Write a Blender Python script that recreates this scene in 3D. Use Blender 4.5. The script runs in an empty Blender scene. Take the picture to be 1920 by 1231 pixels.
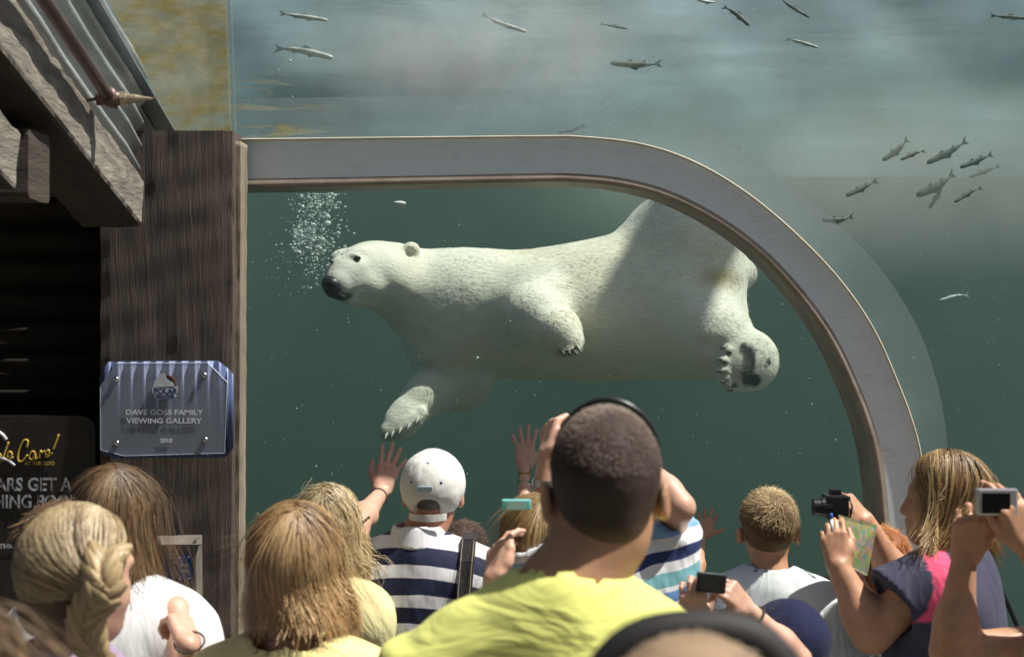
import bpy, math, random
import numpy as np
from mathutils import Vector, Matrix, noise as mnoise
random.seed(7); RNG = np.random.default_rng(7)
SC = bpy.context.scene; COL = SC.collection

# ------------------------------------------------ camera, sky, sun, exposure
F = 2667.0; CX = 960.0; CY = 615.5; EYE = 2.1
cam_d = bpy.data.cameras.new('camera'); cam = bpy.data.objects.new('camera', cam_d); COL.objects.link(cam)
cam.location = (0, 0, EYE); cam.rotation_euler = (math.radians(90), 0, 0)
cam_d.sensor_width = 36; cam_d.lens = F * 36 / 1920; cam_d.clip_start = 0.05; cam_d.clip_end = 500
cam_d.dof.use_dof = True; cam_d.dof.focus_distance = 6.0; cam_d.dof.aperture_fstop = 5.6
SC.camera = cam
SUN = Vector((0.50, -0.07, 0.86)).normalized()
w = bpy.data.worlds.new('World'); SC.world = w; w.use_nodes = True
_n = w.node_tree.nodes; _l = w.node_tree.links
_sky = _n.new('ShaderNodeTexSky'); _sky.sky_type = 'NISHITA'; _sky.sun_disc = False
_sky.sun_elevation = math.asin(SUN.z); _sky.sun_rotation = math.atan2(SUN.x, SUN.y)
_sky.dust_density = 3; _sky.air_density = .8; _sky.altitude = 200
_bg = _n['Background']; _bg.inputs['Strength'].default_value = 0.062
_l.new(_sky.outputs[0], _bg.inputs['Color'])
sun_d = bpy.data.lights.new('sun', 'SUN'); sun_d.energy = 5.0; sun_d.angle = math.radians(0.6); sun_d.color = (1, .95, .87)
sun = bpy.data.objects.new('sun', sun_d); COL.objects.link(sun); sun.location = (4, 0, 9)
sun.rotation_euler = SUN.to_track_quat('Z', 'Y').to_euler()
SC.view_settings.view_transform = 'Standard'; SC.view_settings.look = 'None'
SC.view_settings.gamma = 1; SC.view_settings.exposure = 0.5; SC.view_settings.use_curve_mapping = False
SC.cycles.use_denoising = True; SC.cycles.volume_bounces = 0; SC.cycles.max_bounces = 7; SC.cycles.diffuse_bounces = 2
SC.cycles.transparent_max_bounces = 24; SC.cycles.caustics_reflective = False; SC.cycles.caustics_refractive = False
SC.cycles.sample_clamp_indirect = 6

def P(px, py, d):
    return np.array([(px - CX) * d / F, d, EYE - (py - CY) * d / F])

# ------------------------------------------------ objects and materials
def link(o, parent=None):
    COL.objects.link(o)
    if parent is not None:
        o.parent = parent
        o.matrix_parent_inverse = Matrix()
        o.location = Vector(o.location) - Vector(world_loc(parent))
    return o
def world_loc(o):
    v = Vector(o.location)
    while o.parent is not None:
        o = o.parent; v += Vector(o.location)
    return v
def tag(o, label=None, cat=None, group=None, kind=None):
    if label: o['label'] = label
    if cat: o['category'] = cat
    if group: o['group'] = group
    if kind: o['kind'] = kind
    return o
def thing(name, label, cat, loc=(0, 0, 0), group=None):
    o = bpy.data.objects.new(name, None); COL.objects.link(o); o.location = [float(v) for v in loc]
    o.empty_display_size = .1
    return tag(o, label, cat, group)
def mesh_obj(name, verts, faces, mat, parent=None, loc=None, smooth=False, cols=None, uv=None, midx=None):
    """world-space verts -> object whose origin sits at the parent's place (or loc)"""
    verts = np.asarray(verts, dtype=np.float32).reshape(-1, 3)
    org = np.array(loc if loc is not None else (world_loc(parent) if parent is not None else (0, 0, 0)), dtype=np.float32)
    me = bpy.data.meshes.new(name)
    if isinstance(faces, np.ndarray) and faces.ndim == 2:
        nf, k = faces.shape
        me.vertices.add(len(verts)); me.vertices.foreach_set('co', (verts - org).ravel())
        me.loops.add(nf * k); me.loops.foreach_set('vertex_index', faces.astype(np.int32).ravel())
        me.polygons.add(nf); me.polygons.foreach_set('loop_start', np.arange(0, nf * k, k, dtype=np.int32))
        me.polygons.foreach_set('loop_total', np.full(nf, k, dtype=np.int32))
        me.update(calc_edges=True)
    else:
        me.from_pydata([tuple(map(float, v)) for v in (verts - org)], [], [list(map(int, f)) for f in faces]); me.update()
    if cols is not None:
        a = me.color_attributes.new('Col', 'FLOAT_COLOR', 'POINT')
        c = np.ones((len(verts), 4), np.float32); c[:, :cols.shape[1]] = cols
        a.data.foreach_set('color', c.ravel())
    if smooth:
        me.polygons.foreach_set('use_smooth', np.ones(len(me.polygons), dtype=bool))
    for m in (mat if isinstance(mat, (list, tuple)) else [mat]): me.materials.append(m)
    if midx is not None: me.polygons.foreach_set('material_index', np.asarray(midx, dtype=np.int32))
    o = bpy.data.objects.new(name, me); o.location = [float(v) for v in org]
    link(o, parent)
    return o

class NT:
    def __init__(s, name):
        s.m = bpy.data.materials.new(name); s.m.use_nodes = True; s.t = s.m.node_tree
        s.b = s.t.nodes.get('Principled BSDF'); s.out = s.t.nodes.get('Material Output')
    def n(s, typ, **kw):
        nd = s.t.nodes.new(typ)
        for k, v in kw.items():
            if k.startswith('i_'):
                key = k[2:]; key = int(key) if key.isdigit() else key.replace('_', ' ')
                nd.inputs[key].default_value = v
            else: setattr(nd, k, v)
        return nd
    def l(s, a, b): s.t.links.new(a, b)
    def coord(s, scale=(1, 1, 1), which='Object', rot=(0, 0, 0)):
        tc = s.n('ShaderNodeTexCoord'); mp = s.n('ShaderNodeMapping'); mp.inputs['Scale'].default_value = scale
        mp.inputs['Rotation'].default_value = rot
        s.l(tc.outputs[which], mp.inputs[0]); return mp.outputs[0]
    def noise(s, vec, scale, detail=4, rough=.55, dist=0):
        nd = s.n('ShaderNodeTexNoise'); nd.inputs['Scale'].default_value = scale; nd.inputs['Detail'].default_value = detail
        nd.inputs['Roughness'].default_value = rough; nd.inputs['Distortion'].default_value = dist
        s.l(vec, nd.inputs['Vector']); return nd.outputs['Fac']
    def ramp(s, fac, stops, interp='LINEAR'):
        r = s.n('ShaderNodeValToRGB'); r.color_ramp.interpolation = interp; e = r.color_ramp.elements
        while len(e) < len(stops): e.new(.5)
        for q, (p, c) in zip(e, stops):
            q.position = p; q.color = (c if len(c) == 4 else (*c, 1)) if hasattr(c, '__len__') else (c, c, c, 1)
        s.l(fac, r.inputs[0]); return r.outputs[0]
    def mix(s, fac, a, b, mode='MIX'):
        m = s.n('ShaderNodeMix'); m.data_type = 'RGBA'; m.blend_type = mode
        for v, k in ((fac, 0), (a, 6), (b, 7)):
            if hasattr(v, 'links'): s.l(v, m.inputs[k])
            else: m.inputs[k].default_value = v if (not hasattr(v, '__len__') or len(v) == 4) else (*v, 1)
        return m.outputs[2]
    def math(s, op, a, b=0.0, c=0.0):
        m = s.n('ShaderNodeMath'); m.operation = op
        for v, k in ((a, 0), (b, 1), (c, 2)):
            if hasattr(v, 'links'): s.l(v, m.inputs[k])
            else: m.inputs[k].default_value = v
        return m.outputs[0]
    def bump(s, h, strength=.3, dist=.01):
        b = s.n('ShaderNodeBump'); b.inputs['Strength'].default_value = strength; b.inputs['Distance'].default_value = dist
        s.l(h, b.inputs['Height']); s.l(b.outputs[0], s.b.inputs['Normal']); return b
    def sep(s, vec):
        x = s.n('ShaderNodeSeparateXYZ'); s.l(vec, x.inputs[0]); return x.outputs
    def set(s, **kw):
        for k, v in kw.items(): s.b.inputs[k.replace('_', ' ')].default_value = v
        return s

def simple(name, c, rough=.6, metal=0, vary=.15, scale=12, bumpd=0, spec=.5, bs=60, **kw):
    t = NT(name); t.set(Roughness=rough, Metallic=metal); t.b.inputs['Specular IOR Level'].default_value = spec
    co = t.coord()
    f = t.noise(co, scale, 5)
    lo = tuple(v * (1 - vary) for v in c); hi = tuple(min(1, v * (1 + vary)) for v in c)
    t.l(t.ramp(f, [(.3, lo), (.7, hi)]), t.b.inputs['Base Color'])
    if bumpd: t.bump(t.noise(co, bs, 4), .6, bumpd)
    for k, v in kw.items(): t.b.inputs[k.replace('_', ' ')].default_value = v
    return t.m

# ------------------------------------------------ boxes, tubes, bands
def box_vf(c, h, R=None):
    s = np.array([[x, y, z] for x in (-1, 1) for y in (-1, 1) for z in (-1, 1)], float) * np.array(h)
    if R is not None: s = s @ np.asarray(R).T
    f = [(0, 1, 3, 2), (4, 6, 7, 5), (0, 4, 5, 1), (2, 3, 7, 6), (0, 2, 6, 4), (1, 5, 7, 3)]
    return s + np.array(c), f
class MB:
    def __init__(s): s.v = []; s.f = []; s.n = 0
    def add(s, v, f):
        s.v.append(np.asarray(v, float).reshape(-1, 3)); s.f += [tuple(int(i) + s.n for i in q) for q in f]; s.n += len(s.v[-1]); return s
    def box(s, c, h, R=None): return s.add(*box_vf(c, h, R))
    def tube(s, pts, r, n=10, cap=True):
        pts = np.asarray(pts, float); r = np.broadcast_to(np.asarray(r, float), (len(pts),))
        v = []; up = None
        for i, p in enumerate(pts):
            t = pts[min(i + 1, len(pts) - 1)] - pts[max(i - 1, 0)]; t /= np.linalg.norm(t) + 1e-9
            if up is None: up = np.array([0, 0, 1.]) if abs(t[2]) < .9 else np.array([1., 0, 0])
            a = np.cross(t, up); a /= np.linalg.norm(a) + 1e-9; b = np.cross(a, t); up = b
            for k in range(n):
                q = 2 * math.pi * k / n; v.append(p + r[i] * (math.cos(q) * a + math.sin(q) * b))
        f = [(i * n + k, i * n + (k + 1) % n, (i + 1) * n + (k + 1) % n, (i + 1) * n + k) for i in range(len(pts) - 1) for k in range(n)]
        if cap: f += [tuple(range(n))[::-1], tuple((len(pts) - 1) * n + k for k in range(n))]
        return s.add(v, f)
    def prism(s, poly, d):   # poly: list of 3D points (planar), extruded by vector d
        n = len(poly); a = np.asarray(poly, float); v = np.vstack([a, a + np.asarray(d, float)])
        f = [tuple(range(n)), tuple(range(n, 2 * n))[::-1]] + [(i, i + n, (i + 1) % n + n, (i + 1) % n) for i in range(n)]
        return s.add(v, f)
    def build(s, name, mat, parent=None, smooth=False, loc=None, bevel=0):
        o = mesh_obj(name, np.vstack(s.v), s.f, mat, parent, loc, smooth)
        if bevel:
            m = o.modifiers.new('bevel', 'BEVEL'); m.width = bevel; m.segments = 2; m.limit_method = 'ANGLE'
        return o

# ------------------------------------------------ implicit surfaces (smooth unions) -> quads
def vn(v):
    v = np.asarray(v, float); return v / (np.linalg.norm(v) + 1e-12)
class SDF:
    def __init__(s): s.p = []
    def cap(s, a, b, ra, rb=None, k=.03, flat=None, op='u', col=None):
        rb = ra if rb is None else rb; a = np.asarray(a, float); b = np.asarray(b, float)
        R = max(ra, rb) * (max(1, flat[1]) if flat else 1)
        lo = np.minimum(a, b) - R; hi = np.maximum(a, b) + R
        ax = vn(flat[0]) if flat else None; ff = flat[1] if flat else 1
        ab = b - a; L2 = ab @ ab + 1e-12
        def fn(X):
            q = X - a
            t = np.clip(q @ ab / L2, 0, 1)
            e = q - t[..., None] * ab
            if ax is not None:
                dd = e @ ax; e = e + ((1 / ff - 1) * dd)[..., None] * ax
                m = min(1, ff)
                n0 = np.sqrt((e * e).sum(-1)) - (ra + (rb - ra) * t)
                return n0 * (.5 + .5 * m)
            return np.sqrt((e * e).sum(-1)) - (ra + (rb - ra) * t)
        s.p.append((fn, lo, hi, k, op, col)); return s
    def ell(s, c, r, R=None, k=.03, op='u', col=None):
        c = np.asarray(c, float); r = np.asarray(r, float); R = np.eye(3) if R is None else np.asarray(R, float)
        ext = np.sqrt(((R * r) ** 2).sum(1))
        def fn(X):
            q = (X - c) @ R
            k0 = np.sqrt(((q / r) ** 2).sum(-1)); k1 = np.sqrt(((q / (r * r)) ** 2).sum(-1)) + 1e-9
            return k0 * (k0 - 1) / k1
        s.p.append((fn, c - ext, c + ext, k, op, col)); return s
    def box(s, c, h, R=None, rd=.0, k=.01, op='u', col=None):
        c = np.asarray(c, float); h = np.asarray(h, float) - rd; R = np.eye(3) if R is None else np.asarray(R, float)
        ext = (np.abs(R) * (h + rd)).sum(1)
        def fn(X):
            q = np.abs((X - c) @ R) - h
            return np.sqrt((np.maximum(q, 0) ** 2).sum(-1)) + np.minimum(q.max(-1), 0) - rd
        s.p.append((fn, c - ext, c + ext, k, op, col)); return s
    def cut(s, p, n, k=.004):     # removes the side the normal points to
        p = np.asarray(p, float); n = vn(n)
        s.p.append((lambda X: -((X - p) @ n), None, None, k, 's', None)); return s
    def mesh(s, h, noisef=None, pad=None):
        us = [q for q in s.p if q[4] == 'u']
        lo = np.min([q[1] for q in us], 0) - 3 * h; hi = np.max([q[2] for q in us], 0) + 3 * h
        lo -= max(q[3] for q in us) * .3; hi += max(q[3] for q in us) * .3
        n = np.ceil((hi - lo) / h).astype(int) + 1
        gx = [lo[i] + h * np.arange(n[i]) for i in range(3)]
        D = np.full(n, .3, np.float32)
        for fn, a, b, k, op, col in s.p:
            if a is None: i0 = np.zeros(3, int); i1 = n
            else:
                m = k + 2 * h
                i0 = np.clip(np.floor((a - m - lo) / h).astype(int), 0, n); i1 = np.clip(np.ceil((b + m - lo) / h).astype(int) + 1, 0, n)
            if (i1 <= i0).any(): continue
            X = np.stack(np.meshgrid(*[gx[i][i0[i]:i1[i]] for i in range(3)], indexing='ij'), -1)
            d = fn(X); sl = tuple(slice(i0[i], i1[i]) for i in range(3)); c = D[sl]
            if op == 'u':
                hh = np.maximum(k - np.abs(c - d), 0) / k; D[sl] = np.minimum(c, d) - hh * hh * k * .25
            else:
                d = -d; hh = np.maximum(k - np.abs(c - d), 0) / k; D[sl] = np.maximum(c, d) + hh * hh * k * .25
        if noisef is not None:
            band = np.abs(D) < 4 * h
            ix = np.argwhere(band); X = lo + ix * h
            D[band] += noisef(X).astype(np.float32)
        v, f = nets(D, lo, h)
        return v, f
    def color(s, v, base):
        """blend of prim colours by nearness"""
        c = np.tile(np.asarray(base, float), (len(v), 1))
        for fn, a, b, k, op, col in s.p:
            if col is None: continue
            d = np.abs(fn(v)) if op == 's' else fn(v)
            wt = np.clip(1 - (d - col[1]) / col[2], 0, 1)[:, None] if len(col) > 2 else (d < .002)[:, None] * 1.0
            c = c * (1 - wt) + np.asarray(col[0]) * wt
        return c
CORN = np.array([[i, j, k] for i in (0, 1) for j in (0, 1) for k in (0, 1)])
EDG = [(0, 1), (2, 3), (4, 5), (6, 7), (0, 2), (1, 3), (4, 6), (5, 7), (0, 4), (1, 5), (2, 6), (3, 7)]
def nets(D, lo, h):
    S = D < 0; n = np.array(D.shape)
    cnt = sum(S[i:n[0] - 1 + i, j:n[1] - 1 + j, k:n[2] - 1 + k].astype(np.int8) for i, j, k in CORN)
    act = np.argwhere((cnt > 0) & (cnt < 8))
    vals = [D[act[:, 0] + c[0], act[:, 1] + c[1], act[:, 2] + c[2]] for c in CORN]
    acc = np.zeros((len(act), 3)); num = np.zeros(len(act))
    for a, b in EDG:
        va, vb = vals[a], vals[b]; m = (va < 0) != (vb < 0)
        t = np.where(m, va / np.where(m, va - vb, 1), 0)
        acc += np.where(m[:, None], CORN[a] + t[:, None] * (CORN[b] - CORN[a]), 0); num += m
    v = lo + h * (act + acc / num[:, None])
    idx = np.full(n - 1, -1, np.int32); idx[tuple(act.T)] = np.arange(len(act))
    fs = []
    for ax in range(3):
        o = [i for i in range(3) if i != ax]
        s0 = [slice(1, n[i] - 1) for i in range(3)]; s0[ax] = slice(0, n[ax] - 1); s1 = list(s0); s1[ax] = slice(1, n[ax])
        a, b = S[tuple(s0)], S[tuple(s1)]
        for flip, msk in ((0, a & ~b), (1, ~a & b)):
            e = np.argwhere(msk)
            for q in o: e[:, q] += 1
            def g(d0, d1):
                r = e.copy(); r[:, o[0]] -= d0; r[:, o[1]] -= d1; return idx[tuple(r.T)]
            q = np.stack([g(0, 0), g(1, 0), g(1, 1), g(0, 1)], 1)
            if (flip == 1) != (ax == 1): q = q[:, ::-1]
            fs.append(q)
    f = np.vstack(fs); f = f[(f >= 0).all(1)]
    return v, f
def fbm(X, scale, seed=0, oct=2):
    """cheap smooth noise: sums of rotated sines"""
    r = np.random.default_rng(seed); out = 0; a = 1.
    for o in range(oct):
        for _ in range(5):
            k = r.normal(size=3) * scale; out = out + a * np.sin(X @ k + r.uniform(0, 6.28))
        a *= .5; scale *= 2.1
    return out / 4
def vnormals(v, f):
    n = np.zeros_like(v); a = v[f[:, 0]]; fn = np.cross(v[f[:, 2]] - a, v[f[:, 3 if f.shape[1] > 3 else 1]] - v[f[:, 1]] if f.shape[1] > 3 else v[f[:, 1]] - a)
    for i in range(f.shape[1]): np.add.at(n, f[:, i], fn)
    return n / (np.linalg.norm(n, axis=1, keepdims=True) + 1e-12)
def join(parts):
    V = []; Fq = []; k = 0
    for v, f in parts: V.append(v); Fq.append(f + k); k += len(v)
    return np.vstack(V), np.vstack(Fq)
def strands(paths, width, normals, taper=.35, fold=.5):
    """paths (N,M,3), per-strand width (N,), normals (N,M,3) -> folded ribbons"""
    N, M, _ = paths.shape
    T = np.gradient(paths, axis=1); T /= np.linalg.norm(T, axis=2, keepdims=True) + 1e-12
    B = np.cross(T, normals); B /= np.linalg.norm(B, axis=2, keepdims=True) + 1e-12
    Nn = np.cross(B, T)
    wd = np.asarray(width)[:, None] * np.linspace(1, taper, M)[None, :] * .5
    c = paths + Nn * (wd * fold)[..., None]
    l = paths - B * wd[..., None]; r = paths + B * wd[..., None]
    V = np.stack([l, c, r], 2).reshape(-1, 3)
    i = (np.arange(N)[:, None] * M + np.arange(M - 1)[None, :]).ravel() * 3
    F1 = np.stack([i, i + 1, i + 4, i + 3], 1); F2 = np.stack([i + 1, i + 2, i + 5, i + 4], 1)
    return V, np.vstack([F1, F2])
# ================================================ THE SETTING
# ---- water body: closed box of volume behind the acrylic
WZ = 3.42                                   # water surface height
t = NT('pool_water'); t.t.nodes.remove(t.b)
vs = t.n('ShaderNodeVolumeScatter'); vs.inputs['Color'].default_value = (.60, .90, .82, 1); vs.inputs['Density'].default_value = .037
vs.inputs['Anisotropy'].default_value = 0.2
va = t.n('ShaderNodeVolumeAbsorption'); va.inputs['Color'].default_value = (.05, .42, .36, 1); va.inputs['Density'].default_value = .10
ad = t.n('ShaderNodeAddShader'); t.l(vs.outputs[0], ad.inputs[0]); t.l(va.outputs[0], ad.inputs[1]); t.l(ad.outputs[0], t.out.inputs['Volume'])
M_water = t.m
m = MB(); m.box((0, 9.05, (WZ - 1.3) / 2), (11, 3.95, (WZ + 1.3) / 2))
tag(m.build('water', M_water), kind='structure')
# ---- water surface: rippled sheet
t = NT('water_surface'); t.t.nodes.remove(t.b)
tr = t.n('ShaderNodeBsdfTransparent'); tr.inputs[0].default_value = (.97, .97, .93, 1)
gl = t.n('ShaderNodeBsdfGlossy'); gl.inputs['Roughness'].default_value = .08; gl.inputs['Color'].default_value = (.8, .9, .9, 1)
co = t.coord((1, 2.2, 1)); nz = t.noise(co, 2.2, 6, .6); bp = t.n('ShaderNodeBump'); bp.inputs['Strength'].default_value = .8; bp.inputs['Distance'].default_value = .12
t.l(nz, bp.inputs['Height']); t.l(bp.outputs[0], gl.inputs['Normal'])
mx = t.n('ShaderNodeMixShader'); fz = t.ramp(t.noise(co, 1.1, 5, .6), [(.35, .0), (.65, .30)])
t.l(fz, mx.inputs[0]); t.l(tr.outputs[0], mx.inputs[1]); t.l(gl.outputs[0], mx.inputs[2]); t.l(mx.outputs[0], t.out.inputs['Surface'])
nx, ny = 130, 120
X, Y = np.meshgrid(np.linspace(-11, 11, nx), np.linspace(5.1, 13.1, ny), indexing='ij')
Z = WZ + .012 + .02 * fbm(np.stack([X, Y * 2, X * 0], -1).reshape(-1, 3), 2.2, 3, 3).reshape(X.shape)
i = (np.arange(nx - 1)[:, None] * ny + np.arange(ny - 1)[None]).ravel()
tag(mesh_obj('water_surface', np.stack([X, Y, Z], -1), np.stack([i, i + ny, i + ny + 1, i + 1], 1), t.m, smooth=True), kind='structure')
# ---- pool shell
M_pool = simple('pool_plaster', (.06, .075, .065), .8, vary=.3, scale=.8)
m = MB(); m.box((0, 13.3, 1), (11.3, .15, 2.5)); m.box((-11.2, 9.1, 1), (.15, 4.0, 2.5)); m.box((11.2, 9.1, 1), (.15, 4.0, 2.5))
tag(m.build('pool_wall', M_pool), kind='structure')
m = MB(); m.box((0, 9.2, -1.42), (11.3, 4.2, .1)); tag(m.build('pool_floor', M_pool), kind='structure')
# ---- visitors' floor: three shallow tiers
M_conc = simple('concrete_floor', (.15, .14, .12), .85, vary=.25, scale=5, bumpd=.004, bs=40)
m = MB(); m.box((0, -20, -.62), (60, 25.06, .6))
m.box((0, -10.9, .08), (30, 14.0, .1)); m.box((0, -12.4, .28), (30, 14.0, .1))
tag(m.build('ground', M_conc), kind='structure')

# ---- the arch beam -------------------------------------------------
def spline(pts, n):
    p = np.asarray(pts, float); p = np.vstack([2 * p[0] - p[1], p, 2 * p[-1] - p[-2]])
    seg = len(p) - 3; out = []
    for s_ in np.linspace(0, seg - 1e-6, n):
        i = int(s_); u = s_ - i; a, b, c, d = p[i:i + 4]
        out.append(.5 * ((2 * b) + (-a + c) * u + (2 * a - 5 * b + 4 * c - d) * u * u + (-a + 3 * b - 3 * c + d) * u ** 3))
    return np.array(out)
OUT = [(436, 263), (700, 260), (1000, 257), (1090, 258), (1200, 271), (1300, 304), (1400, 363), (1495, 442), (1578, 530), (1640, 622), (1688, 730), (1713, 800), (1727, 860), (1735, 950), (1738, 1060), (1738, 1400)]
INN = [(436, 347), (700, 342), (990, 336), (1080, 336), (1170, 345), (1255, 368), (1345, 413), (1430, 476), (1502, 554), (1559, 636), (1602, 727), (1627, 792), (1645, 862), (1656, 955), (1661, 1060), (1662, 1400)]
YF = 4.78; YB = 5.06
NP_ = 150
po = spline(OUT, NP_); pi_ = spline(INN, NP_)
def W(p, y=YF): return np.stack([(p[:, 0] - CX) * YF / F, np.full(len(p), y), EYE - (p[:, 1] - CY) * YF / F], 1)
wo = W(po); wi = W(pi_)
prof = [(0.0, YB), (0.0, YF), (.035, YF), (.05, YF + .004), (.16, YF + .0065), (.5, YF + .008), (.86, YF + .007), (.95, YF + .004), (1.0, YF + .001), (1.03, YF + .004), (1.035, YF + .06), (1.0, YF + .12), (1.0, YB)]
V = []
for tt, y in prof:
    q = wo * (1 - tt) + wi * tt; q = q.copy(); q[:, 1] = y; V.append(q)
V = np.stack(V, 1); k = len(prof)
i = (np.arange(NP_ - 1)[:, None] * k + np.arange(k - 1)[None]).ravel()
Fq = np.stack([i, i + 1, i + k + 1, i + k], 1)
t = NT('beam_paint'); t.set(Roughness=.38); co = t.coord()
base = t.ramp(t.noise(co, 3, 6, .65), [(.3, (.70, .80, .80)), (.7, (.78, .87, .87))])
st = t.ramp(t.noise(t.coord((1.5, 1.5, 9)), 6, 6, .7), [(.55, 0), (.8, 1)])
t.l(t.mix(t.math('MULTIPLY', st, .35), base, (.22, .19, .16)), t.b.inputs['Base Color']); t.bump(t.noise(co, 90, 3), .15, .002)
M_beam = t.m
t = NT('bronze_trim'); t.set(Roughness=.5); co = t.coord((1, 1, 1))
t.l(t.ramp(t.noise(co, 7, 6, .7), [(.3, (.20, .165, .13)), (.7, (.38, .33, .26))]), t.b.inputs['Base Color']); t.bump(t.noise(co, 60, 3), .3, .003)
M_bronze = t.m
arch = thing('window_beam', 'wide grey steel arch beam curving round the pool window', 'steel beam', (.9, YF, 0))
mi = np.tile(np.array([0] * (k - 7) + [1] * 6), NP_ - 1)
V2 = V.reshape(-1, 3)
sel = mi == 0
mesh_obj('web', V2, Fq[sel], M_beam, arch, smooth=True)
mesh_obj('inner_lining', V2, Fq[~sel], M_bronze, arch, smooth=True)
# thin pale line on the outer flange
tb = MB(); tb.tube(wo + np.array([0, -.002, .002]), .0035, 6); tb.build('flange_line', simple('pale_line', (.62, .58, .45), .6), arch, smooth=True)

# ---- wall added behind the visitors to cut fill; beam added to shade the bear
m = MB(); m.box((0, -6.2, 4.2), (14, .3, 4.2)); m.box((-9, -2.5, 2.4), (.3, 3.4, 2.4))
tag(m.build('fill_block_wall', simple('brown_render', (.12, .13, .125), .9, vary=.25, scale=2)), kind='structure')
wk = thing('shadow_beam', 'added timber beam high over the pool, shading the haunch of the bear', 'beam', (3.98, 6.12, 8.0))
for dx in (-.118, .118):
    m = MB(); m.box((3.98 + dx, 6.12, 8.0), (.116, .5, .05)); m.build('plank', simple('shadow_beam_wood', (.14, .10, .07), .8), wk)


# ---- backdrop added beyond the pool: hides bright sky, blue-grey for the murky look
nx, ny = 160, 60; X, Z = np.meshgrid(np.linspace(-18, 18, nx), np.linspace(-1, 7.5, ny), indexing='ij'); pp = np.stack([X, 0 * X, Z * 1.4], -1).reshape(-1, 3)
Yw = 15.6 + .16 * fbm(pp, .6, 61, 3).reshape(X.shape) + .012 * fbm(pp, 4, 62, 3).reshape(X.shape) + .1 * Z
i = (np.arange(nx - 1)[:, None] * ny + np.arange(ny - 1)[None]).ravel()
tag(mesh_obj('murk_backdrop', np.stack([X, Yw, Z], -1), np.stack([i, i + ny, i + ny + 1, i + 1], 1), simple('murk_blue_grey', (.33, .50, .54), .9, vary=.35, scale=.8), smooth=True), kind='structure')
# ================================================ POLAR BEAR
BD = 6.5; BS = BD / F
def B(px, py, dd=0.0): return P(px, py, BD + dd)
s = SDF(); r = lambda q: q * BS
def bell(px, py, dd, rx, rz, ry, ang=0, k=.08, op='u', col=None):
    a = math.radians(ang); R = np.array([[math.cos(a), 0, -math.sin(a)], [0, 1, 0], [math.sin(a), 0, math.cos(a)]])
    s.ell(B(px, py, dd), (r(rx), ry, r(rz)), R, k=k, op=op, col=col)
def bcap(a, b, ra, rb, k=.08, **kw): s.cap(B(*a), B(*b), r(ra), r(rb), k=k, **kw)
# torso
bcap((890, 572, .02), (1000, 585, .02), 92, 108, k=.12)
bcap((1000, 588, .02), (1110, 584, .02), 108, 122, k=.12)
bcap((1110, 584, .02), (1215, 575, .04), 122, 130, k=.12)
bcap((1215, 565, .05), (1270, 505, .08), 130, 118, k=.12)
bell(1262, 455, .12, 88, 92, .28, 0, .12)       # upper haunch, behind the beam
bell(1318, 500, .10, 66, 88, .26, 0, .1)
bcap((760, 525, .0), (880, 560, .0), 62, 90, k=.12)       # neck
bcap((800, 570, .0), (850, 625, .0), 78, 82, k=.1)         # chest
bcap((850, 630, .0), (1000, 620, .03), 72, 78, k=.1)
# head
bell(708, 512, -.10, 72, 60, .185, -6, .07)
bell(742, 528, -.05, 62, 56, .19, 0, .07)
bcap((690, 508, -.18), (648, 516, -.30), 46, 37, k=.05)
bcap((655, 518, -.30), (636, 530, -.37), 34, 25, k=.03)
bcap((700, 545, -.14), (655, 556, -.29), 30, 17, k=.04)    # lower jaw
bell(640, 486, -.17, 22, 18, .06, 20, .03)                  # far brow
bell(676, 474, -.24, 22, 11, .05, 10, .03)                  # near brow
bell(690, 535, -.27, 26, 22, .05, 0, .04)                   # cheek
bell(648, 552, -.372, 15, 3.2, .03, -18, .01, op='s', col=((.02, .02, .022), .0, .01))      # mouth slit
# ear
bell(770, 470, -.14, 17, 16, .035, 20, .012)
bell(768, 474, -.175, 9, 8, .022, 20, .01, op='s', col=((.28, .27, .22), .0, .012))
# near fore leg, folded back towards us
bcap((1000, 572, -.16), (1008, 592, -.34), 62, 52, k=.09)
bcap((1004, 594, -.34), (1046, 620, -.45), 50, 42, k=.05)
bcap((1046, 620, -.46), (1066, 640, -.49), 38, 26, k=.03)
# lower (far) fore leg
bcap((850, 665, .02), (872, 722, -.02), 74, 42, k=.09)
bcap((872, 720, -.02), (800, 738, -.12), 40, 38, k=.06)
bcap((800, 738, -.12), (752, 790, -.20), 39, 31, k=.04)
bcap((760, 780, -.2), (730, 808, -.24), 27, 18, k=.03)
# hind leg turned to the glass
bcap((1262, 606, -.08), (1335, 628, -.22), 94, 72, k=.09)
bcap((1290, 648, -.14), (1350, 668, -.24), 54, 44, k=.06)
bcap((1335, 555, .0), (1350, 620, -.12), 62, 52, k=.08)
bcap((1285, 648, -.42), (1345, 654, -.40), 9, 7, k=.05, op='s')
bell(1403, 676, -.30, 55, 56, .085, 0, .04)
bell(1378, 692, -.33, 32, 40, .06, 10, .03)
bell(1392, 514, .12, 26, 28, .075, 0, .05)      # tail
bell(1372, 512, .10, 34, 26, .09, 0, .05)
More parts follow.
